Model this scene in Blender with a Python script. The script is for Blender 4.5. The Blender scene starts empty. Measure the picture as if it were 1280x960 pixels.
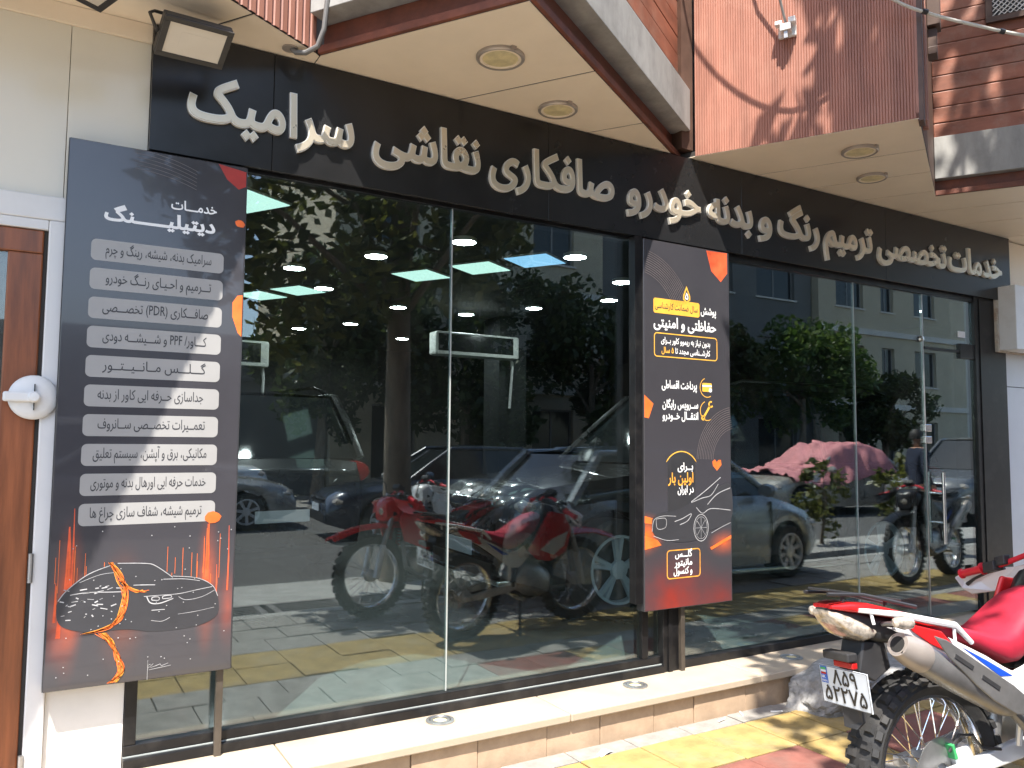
import bpy, bmesh, math, random
import numpy as np
from mathutils import Vector, Matrix, noise
from mathutils.geometry import delaunay_2d_cdt
R = math.radians
PI = math.pi
scene = bpy.context.scene
col = scene.collection
random.seed(7)

# ------------------------------------------------------------------ camera, sky, sun, exposure
cam_data = bpy.data.cameras.new('camera')
cam_data.sensor_width = 36.0
cam_data.lens = 36.0 * 1000.0 / 1280.0
cam_data.clip_start = 0.05
cam_data.clip_end = 600
cam = bpy.data.objects.new('camera', cam_data)
col.objects.link(cam)
AX = Vector((0.85976027, -0.04466512, 0.5087409))      # facade direction seen by the camera (right, up, forward)
AY = Vector((-0.51062312, -0.05814319, 0.85783647))
AZ = Vector((0.00873555, 0.99730858, 0.07279625))
cam.matrix_world = Matrix(((AX[0], AX[1], -AX[2], 0.0), (AY[0], AY[1], -AY[2], -3.65),
                           (AZ[0], AZ[1], -AZ[2], 1.6), (0, 0, 0, 1)))
scene.camera = cam
SUN_TO = Vector((-0.724, -1.0, 2.28)).normalized()
world = bpy.data.worlds.new('World')
scene.world = world
world.use_nodes = True
wn = world.node_tree.nodes
sky = wn.new('ShaderNodeTexSky')
sky.sky_type = 'NISHITA'
sky.sun_disc = False
sky.sun_elevation = math.asin(SUN_TO.z)
sky.sun_rotation = math.atan2(SUN_TO.x, SUN_TO.y)
sky.air_density = 1.0
sky.dust_density = 1.5
bg = wn['Background']
bg.inputs[1].default_value = 0.15
world.node_tree.links.new(sky.outputs[0], bg.inputs[0])
sun_data = bpy.data.lights.new('sun', 'SUN')
sun_data.energy = 4.6
sun_data.angle = R(0.5)
sun_data.color = (1.0, 0.94, 0.85)
sun = bpy.data.objects.new('sun', sun_data)
sun.rotation_euler = (-SUN_TO).to_track_quat('-Z', 'Y').to_euler()
sun.location = (-6, -9, 20)
col.objects.link(sun)
scene.view_settings.view_transform = 'Standard'
scene.view_settings.look = 'None'
scene.view_settings.exposure = 1.5
scene.view_settings.gamma = 1.0
scene.view_settings.use_curve_mapping = False
scene.render.engine = 'CYCLES'
scene.cycles.use_denoising = True
scene.cycles.max_bounces = 10
scene.cycles.transparent_max_bounces = 16
scene.cycles.caustics_reflective = False
scene.cycles.caustics_refractive = False
scene.cycles.sample_clamp_indirect = 6.0

# ------------------------------------------------------------------ materials
MATS = {}
def mat(name, c, rough=0.5, metal=0.0, var=0.12, scale=6.0, bump=0.0, bscale=80.0, spec=0.5, coat=0.0,
        stretch=(1, 1, 1), dirt=0.0, dirtc=(0.12, 0.10, 0.08), dscale=3.0, emit=0.0):
    if name in MATS:
        return MATS[name]
    m = bpy.data.materials.new(name)
    m.use_nodes = True
    nt = m.node_tree
    b = nt.nodes['Principled BSDF']
    N = nt.nodes.new
    L = nt.links.new
    tc = N('ShaderNodeTexCoord')
    mp = N('ShaderNodeMapping')
    mp.inputs['Scale'].default_value = stretch
    L(tc.outputs['Object'], mp.inputs[0])
    nz = N('ShaderNodeTexNoise')
    nz.inputs['Scale'].default_value = scale
    nz.inputs['Detail'].default_value = 6
    nz.inputs['Roughness'].default_value = 0.62
    L(mp.outputs[0], nz.inputs['Vector'])
    rp = N('ShaderNodeValToRGB')
    rp.color_ramp.elements[0].position = 0.3
    rp.color_ramp.elements[1].position = 0.7
    rp.color_ramp.elements[0].color = tuple(max(0, x * (1 - var)) for x in c) + (1,)
    rp.color_ramp.elements[1].color = tuple(min(1, x * (1 + var)) for x in c) + (1,)
    L(nz.outputs[0], rp.inputs[0])
    out = rp.outputs[0]
    if dirt > 0:
        n2 = N('ShaderNodeTexNoise')
        n2.inputs['Scale'].default_value = dscale
        n2.inputs['Detail'].default_value = 8
        n2.inputs['Roughness'].default_value = 0.7
        L(tc.outputs['Object'], n2.inputs['Vector'])
        r2 = N('ShaderNodeValToRGB')
        r2.color_ramp.elements[0].position = 0.48
        r2.color_ramp.elements[1].position = 0.72
        r2.color_ramp.elements[1].color = (dirt, dirt, dirt, 1)
        r2.color_ramp.elements[0].color = (0, 0, 0, 1)
        L(n2.outputs[0], r2.inputs[0])
        mx = N('ShaderNodeMixRGB')
        L(r2.outputs[0], mx.inputs[0])
        L(out, mx.inputs[1])
        mx.inputs[2].default_value = dirtc + (1,)
        out = mx.outputs[0]
    L(out, b.inputs['Base Color'])
    mr = N('ShaderNodeMapRange')
    mr.inputs['To Min'].default_value = max(0.0, rough - 0.06)
    mr.inputs['To Max'].default_value = min(1.0, rough + 0.08)
    L(nz.outputs[0], mr.inputs[0])
    L(mr.outputs[0], b.inputs['Roughness'])
    b.inputs['Metallic'].default_value = metal
    b.inputs['Specular IOR Level'].default_value = spec
    b.inputs['Coat Weight'].default_value = coat
    if bump > 0:
        n3 = N('ShaderNodeTexNoise')
        n3.inputs['Scale'].default_value = bscale
        n3.inputs['Detail'].default_value = 5
        L(mp.outputs[0], n3.inputs['Vector'])
        bp = N('ShaderNodeBump')
        bp.inputs['Strength'].default_value = bump
        bp.inputs['Distance'].default_value = 0.01
        L(n3.outputs[0], bp.inputs['Height'])
        L(bp.outputs[0], b.inputs['Normal'])
    if emit > 0:
        b.inputs['Emission Color'].default_value = c + (1,)
        b.inputs['Emission Strength'].default_value = emit
    MATS[name] = m
    return m

def glass_mat(name, tint, f0, dirt=0.05):
    m = bpy.data.materials.new(name)
    m.use_nodes = True
    nt = m.node_tree
    nt.nodes.clear()
    N = nt.nodes.new
    L = nt.links.new
    lw = N('ShaderNodeLayerWeight')
    lw.inputs[0].default_value = 0.5
    pw = N('ShaderNodeMath'); pw.operation = 'POWER'; pw.inputs[1].default_value = 4.0
    L(lw.outputs['Facing'], pw.inputs[0])
    mr = N('ShaderNodeMapRange')
    mr.inputs['To Min'].default_value = f0
    mr.inputs['To Max'].default_value = 0.95
    L(pw.outputs[0], mr.inputs[0])
    tr = N('ShaderNodeBsdfTransparent'); tr.inputs[0].default_value = tint + (1,)
    gl = N('ShaderNodeBsdfGlossy'); gl.inputs['Roughness'].default_value = 0.0
    gl.inputs[0].default_value = (0.93, 0.98, 1.0, 1)
    mx = N('ShaderNodeMixShader')
    L(mr.outputs[0], mx.inputs[0]); L(tr.outputs[0], mx.inputs[1]); L(gl.outputs[0], mx.inputs[2])
    # faint dust film on the pane
    tc = N('ShaderNodeTexCoord')
    mp = N('ShaderNodeMapping'); mp.inputs['Scale'].default_value = (1.0, 1.0, 0.35)
    L(tc.outputs['Object'], mp.inputs[0])
    nz = N('ShaderNodeTexNoise'); nz.inputs['Scale'].default_value = 3.5; nz.inputs['Detail'].default_value = 9; nz.inputs['Roughness'].default_value = 0.75
    L(mp.outputs[0], nz.inputs['Vector'])
    m2 = N('ShaderNodeMapRange'); m2.inputs['From Min'].default_value = 0.45; m2.inputs['From Max'].default_value = 0.8
    m2.inputs['To Min'].default_value = dirt * 0.25; m2.inputs['To Max'].default_value = dirt
    L(nz.outputs[0], m2.inputs[0])
    df = N('ShaderNodeBsdfDiffuse'); df.inputs[0].default_value = (0.55, 0.55, 0.52, 1)
    mx2 = N('ShaderNodeMixShader')
    L(m2.outputs[0], mx2.inputs[0]); L(mx.outputs[0], mx2.inputs[1]); L(df.outputs[0], mx2.inputs[2])
    o = N('ShaderNodeOutputMaterial')
    L(mx2.outputs[0], o.inputs[0])
    MATS[name] = m
    return m

def emis(name, c, s):
    m = bpy.data.materials.new(name)
    m.use_nodes = True
    b = m.node_tree.nodes['Principled BSDF']
    b.inputs['Base Color'].default_value = c + (1,)
    b.inputs['Emission Color'].default_value = c + (1,)
    b.inputs['Emission Strength'].default_value = s
    MATS[name] = m
    return m

def leaf_mat(name, c1, c2):
    m = bpy.data.materials.new(name)
    m.use_nodes = True
    nt = m.node_tree
    b = nt.nodes['Principled BSDF']
    N = nt.nodes.new; L = nt.links.new
    g = N('ShaderNodeNewGeometry')
    rp = N('ShaderNodeValToRGB')
    rp.color_ramp.elements[0].color = c1 + (1,)
    rp.color_ramp.elements[1].color = c2 + (1,)
    L(g.outputs['Random Per Island'], rp.inputs[0])
    L(rp.outputs[0], b.inputs['Base Color'])
    b.inputs['Roughness'].default_value = 0.42
    tl = N('ShaderNodeBsdfTranslucent')
    L(rp.outputs[0], tl.inputs[0])
    mx = N('ShaderNodeMixShader'); mx.inputs[0].default_value = 0.45
    L(b.outputs[0], mx.inputs[1]); L(tl.outputs[0], mx.inputs[2])
    L(mx.outputs[0], nt.nodes['Material Output'].inputs[0])
    MATS[name] = m
    return m

# ------------------------------------------------------------------ objects and meshes
ROOT = {}
def tag(o, label, cat, group=None):
    o['label'] = label; o['category'] = cat
    if group: o['group'] = group
    return o
def thing(name, label, cat, loc=(0, 0, 0), rotz=0.0, group=None, mtx=None):
    o = bpy.data.objects.new(name, None)
    o.empty_display_size = 0.2
    col.objects.link(o)
    M = mtx if mtx is not None else Matrix.Translation(loc) @ Matrix.Rotation(rotz, 4, 'Z')
    o.matrix_world = M
    ROOT[o.name] = M
    return tag(o, label, cat, group)
def copy_tree(o, mtx, label=None, group=None, parent=None, swap=None):
    c = o.copy()
    col.objects.link(c)
    if parent is None:
        c.matrix_world = mtx
        if label: c['label'] = label
        if group: c['group'] = group
        ROOT[c.name] = mtx
    else:
        c.parent = parent
        c.matrix_parent_inverse = Matrix.Identity(4)
    if swap and c.type == 'MESH':
        mm = c.data.materials[0]
        if mm.name in swap:
            c.data = c.data.copy(); c.data.materials[0] = MATS[swap[mm.name]]
    for ch in list(o.children):
        copy_tree(ch, None, parent=c, swap=swap)
    return c

class MB:
    def __init__(s): s.v = []; s.f = []
    def add(s, vs, fs):
        n = len(s.v); s.v += [tuple(p) for p in vs]; s.f += [tuple(i + n for i in f) for f in fs]; return s
    def box(s, x0, x1, y0, y1, z0, z1):
        return s.add([(x0, y0, z0), (x1, y0, z0), (x1, y1, z0), (x0, y1, z0), (x0, y0, z1), (x1, y0, z1), (x1, y1, z1), (x0, y1, z1)],
                     [(3, 2, 1, 0), (4, 5, 6, 7), (0, 1, 5, 4), (1, 2, 6, 5), (2, 3, 7, 6), (3, 0, 4, 7)])
    def obox(s, c, ux, uy, uz):
        c, ux, uy, uz = Vector(c), Vector(ux), Vector(uy), Vector(uz)
        vs = [c + a * ux + b * uy + d * uz for d in (-1, 1) for a, b in ((-1, -1), (1, -1), (1, 1), (-1, 1))]
        return s.add(vs, [(3, 2, 1, 0), (4, 5, 6, 7), (0, 1, 5, 4), (1, 2, 6, 5), (2, 3, 7, 6), (3, 0, 4, 7)])
    def tube(s, pts, r, n=8, cap=True):
        pts = [Vector(p) for p in pts]
        rs = r if isinstance(r, (list, tuple)) else [r] * len(pts)
        t0 = (pts[1] - pts[0]).normalized()
        a = t0.orthogonal().normalized()
        rings = []
        for i, p in enumerate(pts):
            t = (pts[min(i + 1, len(pts) - 1)] - pts[max(i - 1, 0)]).normalized()
            a = (a - t * a.dot(t))
            a = a.normalized() if a.length > 1e-6 else t.orthogonal().normalized()
            b = t.cross(a)
            rings.append([p + rs[i] * (math.cos(2 * PI * k / n) * a + math.sin(2 * PI * k / n) * b) for k in range(n)])
        return s.loft(rings, cap)
    def loft(s, rings, cap=True, closed=True):
        n = len(rings[0]); vs = [p for r in rings for p in r]; fs = []
        for i in range(len(rings) - 1):
            for k in range(n if closed else n - 1):
                k2 = (k + 1) % n
                fs.append((i * n + k, i * n + k2, (i + 1) * n + k2, (i + 1) * n + k))
        if cap:
            fs.append(tuple(range(n - 1, -1, -1))); fs.append(tuple((len(rings) - 1) * n + k for k in range(n)))
        return s.add(vs, fs)
    def lathe(s, prof, c=(0, 0, 0), axis='Z', n=24, cap=False):
        rings = []
        for r, h in prof:
            ring = []
            for k in range(n):
                a = 2 * PI * k / n
                p = (r * math.cos(a), r * math.sin(a), h)
                if axis == 'Y': p = (p[0], p[2], p[1])
                elif axis == 'X': p = (p[2], p[0], p[1])
                ring.append(Vector(p) + Vector(c))
            rings.append(ring)
        return s.loft(rings, cap)
    def prism(s, poly, d, o=(0, 0, 0)):
        """poly: 3d points in order; extruded by vector d"""
        d = Vector(d); o = Vector(o); n = len(poly)
        a = [Vector(p) + o for p in poly]
        return s.add(a + [p + d for p in a], [tuple(range(n)), tuple(range(2 * n - 1, n - 1, -1))] + [(k, (k + 1) % n, n + (k + 1) % n, n + k) for k in range(n)])
    def ribbon(s, pts, w, y):
        """flat stroke on a plane y = const, facing -y; w may be a list"""
        pts = [Vector((p[0], p[1])) for p in pts]; n = len(pts); vs = []
        for i, p in enumerate(pts):
            t = pts[min(i + 1, n - 1)] - pts[max(i - 1, 0)]
            if t.length < 1e-7: t = Vector((1, 0))
            t.normalize(); q = Vector((-t.y, t.x)); ww = w[i] if isinstance(w, (list, tuple)) else w
            vs += [(p.x + q.x * ww / 2, y, p.y + q.y * ww / 2), (p.x - q.x * ww / 2, y, p.y - q.y * ww / 2)]
        return s.add(vs, [(2 * i, 2 * i + 1, 2 * i + 3, 2 * i + 2) for i in range(n - 1)])
    def poly(s, pts, y):
        return s.add([(p[0], y, p[1]) for p in pts], [tuple(range(len(pts)))])
    def build(s, name, m, parent=None, bevel=0.0, smooth=False, xf=None, world=False, kind=None, seg=2, angle=35):
        me = bpy.data.meshes.new(name)
        me.from_pydata([tuple(p) for p in s.v], [], s.f)
        if xf is not None: me.transform(xf)
        loc = Vector((0, 0, 0))
        if parent is None:
            co = np.array([v.co for v in me.vertices]) if len(me.vertices) < 200000 else np.array(s.v)
            mn, mxx = co.min(0), co.max(0)
            loc = Vector(((mn[0] + mxx[0]) / 2, (mn[1] + mxx[1]) / 2, mn[2]))
            me.transform(Matrix.Translation(-loc))
        elif world:
            r = parent
            while r.parent: r = r.parent
            if r.name in ROOT: me.transform(ROOT[r.name].inverted())
            else: me.transform(Matrix.Translation(-r.location))
        bm = bmesh.new(); bm.from_mesh(me)
        bmesh.ops.remove_doubles(bm, verts=bm.verts, dist=1e-6)
        bmesh.ops.recalc_face_normals(bm, faces=bm.faces)
        if bevel > 0:
            es = [e for e in bm.edges if len(e.link_faces) == 2 and e.calc_face_angle(0) > R(25)]
            bmesh.ops.bevel(bm, geom=es, offset=bevel, segments=seg, profile=0.5, affect='EDGES', clamp_overlap=True)
        if smooth:
            for f in bm.faces: f.smooth = True
            for e in bm.edges:
                if len(e.link_faces) == 2 and e.calc_face_angle(0) > R(angle): e.smooth = False
        bm.to_mesh(me); bm.free()
        me.materials.append(MATS[m] if isinstance(m, str) else m)
        o = bpy.data.objects.new(name, me)
        col.objects.link(o)
        o.location = loc
        if parent is not None:
            o.parent = parent
        if kind: o['kind'] = kind
        return o

# ------------------------------------------------------------------ lettering: Persian shaping and robust fill
FORM = {}
for c_, a_, n_ in [('آ', 0xFE81, 2), ('ا', 0xFE8D, 2), ('ب', 0xFE8F, 4), ('پ', 0xFB56, 4), ('ت', 0xFE95, 4), ('ج', 0xFE9D, 4), ('چ', 0xFB7A, 4),
                   ('ح', 0xFEA1, 4), ('خ', 0xFEA5, 4), ('د', 0xFEA9, 2), ('ذ', 0xFEAB, 2), ('ر', 0xFEAD, 2), ('ز', 0xFEAF, 2), ('س', 0xFEB1, 4),
                   ('ش', 0xFEB5, 4), ('ص', 0xFEB9, 4), ('ض', 0xFEBD, 4), ('ط', 0xFEC1, 4), ('ظ', 0xFEC5, 4), ('ع', 0xFEC9, 4), ('غ', 0xFECD, 4),
                   ('ف', 0xFED1, 4), ('ق', 0xFED5, 4), ('ک', 0xFB8E, 4), ('گ', 0xFB92, 4), ('ل', 0xFEDD, 4), ('م', 0xFEE1, 4), ('ن', 0xFEE5, 4),
                   ('و', 0xFEED, 2), ('ه', 0xFEE9, 4), ('ی', 0xFBFC, 4)]:
    FORM[c_] = tuple(chr(a_ + i) for i in range(n_)) + (None,) * (4 - n_)
FORM['ـ'] = ('ـ',) * 4
def shape_text(s):
    out = []
    for i, c in enumerate(s):
        if c not in FORM: out.append(c); continue
        p = s[i - 1] if i else ' '; n = s[i + 1] if i + 1 < len(s) else ' '
        jp = p in FORM and FORM[p][2] is not None
        jn = n in FORM and FORM[c][2] is not None
        out.append(FORM[c][(3 if jp else 2) if jn else (1 if jp else 0)])
    out.reverse()
    res = []; run = []
    for c in out:                                  # digits and Latin letters keep their own order
        if c in '۰۱۲۳۴۵۶۷۸۹' or (c.isascii() and c.isalnum()): run.append(c)
        else: res += run[::-1]; run = []; res.append({'(': ')', ')': '('}.get(c, c))
    return ''.join(res + run[::-1])
TXT = {}
def text_geo(s, bold=0.0, res=3):
    key = (s, bold, res)
    if key in TXT: return TXT[key]
    cu = bpy.data.curves.new('lettering', 'FONT')
    cu.body = shape_text(s); cu.fill_mode = 'NONE'; cu.resolution_u = res
    ob = bpy.data.objects.new('lettering', cu); col.objects.link(ob)
    dg = bpy.context.evaluated_depsgraph_get(); dg.update()
    me = ob.evaluated_get(dg).to_mesh()
    V = [(v.co.x, v.co.y) for v in me.vertices]
    adj = {}
    for e in me.edges:
        a, b = e.vertices; adj.setdefault(a, []).append(b); adj.setdefault(b, []).append(a)
    ob.evaluated_get(dg).to_mesh_clear()
    bpy.data.objects.remove(ob); bpy.data.curves.remove(cu)
    seen = set(); loops = []
    for st in range(len(V)):
        if st in seen or st not in adj: continue
        lp = [st]; seen.add(st)
        nx = min(adj[st]) if st + 1 not in adj[st] else st + 1
        while nx not in seen:
            lp.append(nx); seen.add(nx)
            cand = [k for k in adj[nx] if k not in seen]
            if not cand: break
            nx = cand[0]
        if len(lp) > 2: loops.append(np.array([V[k] for k in lp]))
    area = lambda p: 0.5 * np.sum(p[:, 0] * np.roll(p[:, 1], -1) - np.roll(p[:, 0], -1) * p[:, 1])
    bb = [(p.min(0), p.max(0)) for p in loops]; done = set()
    inside = lambda i, k: i != k and np.all(bb[i][0] >= bb[k][0]) and np.all(bb[i][1] <= bb[k][1])
    for k in range(len(loops)):                    # outer contours run counter-clockwise, whichever font they come from
        if any(inside(k, j) for j in range(len(loops))): continue
        if area(loops[k]) < 0:
            for i in range(len(loops)):
                if i == k or inside(i, k):
                    if i not in done: loops[i] = loops[i][::-1]; done.add(i)
    for k, p in enumerate(loops):                  # the signs use diamond dots
        w, h = p.max(0) - p.min(0); ar_ = abs(area(p))
        if 0.05 < w < 0.17 and 0.85 < w / h < 1.18 and 0.72 < ar_ / (w * h) < 0.85 and not any(inside(k, j) for j in range(len(loops))):
            c = (p.max(0) + p.min(0)) / 2; q = 0.56 * (w + h) / 2
            loops[k] = np.array([c + (q, 0), c + (0, q), c + (-q, 0), c + (0, -q)])
    if bold:
        nl = []
        for p in loops:
            keep = np.linalg.norm(p - np.roll(p, 1, 0), axis=1) > 1e-4
            p = p[keep]
            d1 = p - np.roll(p, 1, 0); d2 = np.roll(p, -1, 0) - p
            d1 /= np.linalg.norm(d1, axis=1)[:, None]; d2 /= np.linalg.norm(d2, axis=1)[:, None]
            n1 = np.stack([d1[:, 1], -d1[:, 0]], 1); n2 = np.stack([d2[:, 1], -d2[:, 0]], 1)
            m = n1 + n2; m /= np.maximum(1e-6, np.linalg.norm(m, axis=1))[:, None]
            k = np.clip(1 / np.maximum(0.3, (m * n1).sum(1)), 1, 1.6)
            nl.append(p + m * (bold * k)[:, None])
        loops = nl
    vs = []; es = []
    for p in loops:
        b = len(vs); n = len(p)
        vs += [Vector((float(x), float(y))) for x, y in p]; es += [(b + i, b + (i + 1) % n) for i in range(n)]
    ov, oe, of, *_ = delaunay_2d_cdt(vs, es, [], 0, 1e-5)
    ov = np.array([(v.x, v.y) for v in ov]); tri = np.array([list(f) for f in of])
    cen = ov[tri].mean(1)
    wind = np.zeros(len(cen))
    for p in loops:
        a = p; b = np.roll(p, -1, 0)
        ay, by = a[:, 1][None], b[:, 1][None]; py = cen[:, 1][:, None]; px = cen[:, 0][:, None]
        cr = (b[:, 0] - a[:, 0])[None] * (py - ay) - (px - a[:, 0][None]) * (by - ay)
        wind += ((ay <= py) & (by > py) & (cr > 0)).sum(1) - ((ay > py) & (by <= py) & (cr < 0)).sum(1)
    tri = tri[wind != 0]
    cnt = {}
    for t in tri:
        for k in range(3):
            e = (t[k], t[(k + 1) % 3]); cnt[e] = 1
    bnd = [e for e in cnt if (e[1], e[0]) not in cnt]
    used = np.unique(tri)
    TXT[key] = (ov, tri, bnd, ov[used].min(0), ov[used].max(0))
    return TXT[key]
def lettering(s, x0, x1, zb, h=None, y=0.0, depth=0.0, m='print_white', parent=None, bold=0.0, res=3, name='lettering', mtx=None, zc=None):
    """text on the plane y, from x0 to x1; zb = baseline height, h = height of a capital alef in metres (None: natural)"""
    ov, tri, bnd, mn, mx_ = text_geo(s, bold, res)
    sx = (x1 - x0) / (mx_[0] - mn[0])
    sz = sx if h is None else h / 0.714
    if zc is not None: zb = zc - sz * (mn[1] + mx_[1]) / 2
    P = [((v[0] - mn[0]) * sx + x0, (v[1]) * sz + zb) for v in ov]
    mb = MB(); n = len(P)
    mb.v = [(p[0], y - depth, p[1]) for p in P] + ([(p[0], y, p[1]) for p in P] if depth else [])
    mb.f = [tuple(int(k) for k in t) for t in tri]
    if depth: mb.f += [(int(a), int(b), int(b) + n, int(a) + n) for a, b in bnd]
    # drop unused vertices
    us = sorted({k for f in mb.f for k in f}); rm = {k: i for i, k in enumerate(us)}
    mb.v = [mb.v[k] for k in us]; mb.f = [tuple(rm[k] for k in f) for f in mb.f]
    return mb.build(name, m, parent, world=(mtx is None), xf=mtx)
def rrect(x0, x1, z0, z1, r, n=6):
    pts = []
    for cx, cz, a0 in ((x1 - r, z1 - r, 0), (x0 + r, z1 - r, 90), (x0 + r, z0 + r, 180), (x1 - r, z0 + r, 270)):
        pts += [(cx + r * math.cos(R(a0 + 90 * k / n)), cz + r * math.sin(R(a0 + 90 * k / n))) for k in range(n + 1)]
    return pts
def arc(cx, cz, r, a0, a1, n=16, sq=1.0):
    return [(cx + r * math.cos(R(a0 + (a1 - a0) * k / n)), cz + sq * r * math.sin(R(a0 + (a1 - a0) * k / n))) for k in range(n + 1)]

# ------------------------------------------------------------------ material library
mat('sign_black', (0.016, 0.016, 0.017), 0.24, var=0.15, spec=0.45)
mat('board_slate', (0.048, 0.046, 0.053), 0.2, var=0.08, scale=3, coat=0.6)
mat('board_edge', (0.03, 0.03, 0.033), 0.45)
mat('letter_silver', (0.76, 0.67, 0.52), 0.28, 0.6, var=0.07, scale=2.5)
mat('letter_edge', (0.88, 0.85, 0.78), 0.3, 0.3, var=0.04)
mat('print_white', (0.82, 0.82, 0.82), 0.4, var=0.04)
mat('print_pill', (0.33, 0.325, 0.32), 0.35, var=0.07, scale=3)
mat('print_dark', (0.035, 0.035, 0.04), 0.5)
mat('print_orange', (0.85, 0.16, 0.03), 0.45, var=0.25, scale=12)
mat('print_ember', (0.65, 0.09, 0.03), 0.5, var=0.6, scale=9)
mat('print_gold', (0.85, 0.45, 0.06), 0.4, var=0.12)
mat('print_amber', (0.88, 0.36, 0.05), 0.4, var=0.3, scale=20)
mat('print_red', (0.34, 0.028, 0.02), 0.4, var=0.35, scale=4)
mat('print_line', (0.42, 0.42, 0.43), 0.4, var=0.3, scale=25)
mat('print_faint', (0.16, 0.13, 0.125), 0.4, var=0.3, scale=12)
mat('frame_black', (0.008, 0.008, 0.009), 0.32, var=0.3, dirt=0.16, dirtc=(0.12, 0.11, 0.10), dscale=7, spec=0.35)
mat('leg_steel', (0.09, 0.075, 0.06), 0.45, 0.4, var=0.3)
mat('silicone', (0.36, 0.39, 0.38), 0.35)
mat('sill_stone', (0.42, 0.35, 0.27), 0.45, var=0.1, scale=5, bump=0.05, dirt=0.35, dirtc=(0.40, 0.32, 0.24), dscale=4)
mat('riser_stone', (0.44, 0.32, 0.22), 0.5, var=0.16, scale=7, bump=0.08, dirt=0.45, dirtc=(0.30, 0.20, 0.13), dscale=6)
mat('mortar', (0.30, 0.27, 0.23), 0.9, bump=0.2)
mat('soffit_cream', (0.88, 0.76, 0.60), 0.42, var=0.05, scale=2.5, dirt=0.12, dirtc=(0.70, 0.58, 0.43), dscale=2)
mat('seam_dark', (0.03, 0.026, 0.022), 0.8)
mat('beam_brown', (0.16, 0.050, 0.028), 0.6, var=0.35, scale=9, dirt=0.5, dirtc=(0.05, 0.03, 0.025), dscale=8, bump=0.12)
mat('concrete', (0.34, 0.335, 0.32), 0.8, var=0.25, scale=5, bump=0.2, bscale=40, dirt=0.5, dirtc=(0.14, 0.14, 0.135), dscale=3, stretch=(1, 1, 0.3))
mat('fluted_maroon', (0.34, 0.150, 0.105), 0.5, var=0.25, scale=14, stretch=(1, 1, 0.12), dirt=0.35, dirtc=(0.47, 0.26, 0.19), dscale=5)
mat('plank_brown', (0.27, 0.095, 0.055), 0.5, var=0.4, scale=7, stretch=(0.3, 0.3, 1), dirt=0.4, dirtc=(0.42, 0.30, 0.24), dscale=5)
mat('trim_brown', (0.09, 0.05, 0.035), 0.5, var=0.3)
mat('pillar_panel', (0.74, 0.69, 0.58), 0.18, var=0.05, scale=2, dirt=0.15, dirtc=(0.45, 0.42, 0.36), dscale=2)
mat('pillar_white', (0.78, 0.75, 0.70), 0.4, var=0.08, scale=3, dirt=0.3, dirtc=(0.45, 0.39, 0.31), dscale=3)
mat('white_paint', (0.72, 0.71, 0.70), 0.35, var=0.05, dirt=0.15, dirtc=(0.5, 0.46, 0.4))
mat('white_plastic', (0.75, 0.75, 0.74), 0.4, var=0.04, dirt=0.2, dirtc=(0.5, 0.46, 0.38), dscale=9)
mat('door_wood', (0.24, 0.075, 0.026), 0.35, var=0.4, scale=9, stretch=(3, 3, 0.25), bump=0.05, bscale=30)
mat('alu_white', (0.62, 0.64, 0.68), 0.3, var=0.05, scale=2, dirt=0.12, dirtc=(0.5, 0.5, 0.5))
mat('rust', (0.50, 0.45, 0.38), 0.7, var=0.15, scale=20, dirt=0.9, dirtc=(0.24, 0.10, 0.04), dscale=9)
mat('steel', (0.62, 0.62, 0.62), 0.22, 1.0, var=0.08)
mat('dull_steel', (0.42, 0.42, 0.42), 0.42, 0.9, var=0.2, scale=12)
mat('flood_black', (0.03, 0.028, 0.027), 0.45, var=0.2)
mat('flood_lens', (0.66, 0.60, 0.50), 0.15, var=0.04)
mat('lens_yellow', (0.66, 0.57, 0.33), 0.4, var=0.25, scale=14)
mat('cable_grey', (0.16, 0.155, 0.15), 0.5)
mat('cable_white', (0.62, 0.60, 0.54), 0.5)
mat('rock_grey', (0.27, 0.265, 0.26), 0.9, var=0.3, scale=22, bump=0.7, bscale=26)
mat('paper', (0.70, 0.70, 0.70), 0.6)
# pavement
mat('paver_grey', (0.25, 0.235, 0.215), 0.85, var=0.22, scale=9, bump=0.3, bscale=60, dirt=0.5, dirtc=(0.13, 0.12, 0.105), dscale=4)
mat('paver_yellow', (0.32, 0.225, 0.08), 0.8, var=0.25, scale=8, bump=0.3, bscale=60, dirt=0.8, dirtc=(0.30, 0.25, 0.16), dscale=3)
mat('paver_red', (0.20, 0.075, 0.058), 0.85, var=0.22, scale=9, bump=0.3, bscale=60, dirt=0.5, dirtc=(0.17, 0.12, 0.10), dscale=4)
mat('asphalt', (0.085, 0.083, 0.08), 0.85, var=0.3, scale=30, bump=0.35, bscale=120, dirt=0.4, dirtc=(0.10, 0.095, 0.09), dscale=0.7)
mat('kerb_stone', (0.33, 0.32, 0.30), 0.85, var=0.2, bump=0.2, dirt=0.4, dirtc=(0.14, 0.13, 0.12))
mat('grate_iron', (0.16, 0.15, 0.145), 0.6, 0.5, var=0.3)
mat('channel_dark', (0.015, 0.014, 0.013), 0.9)
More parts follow.
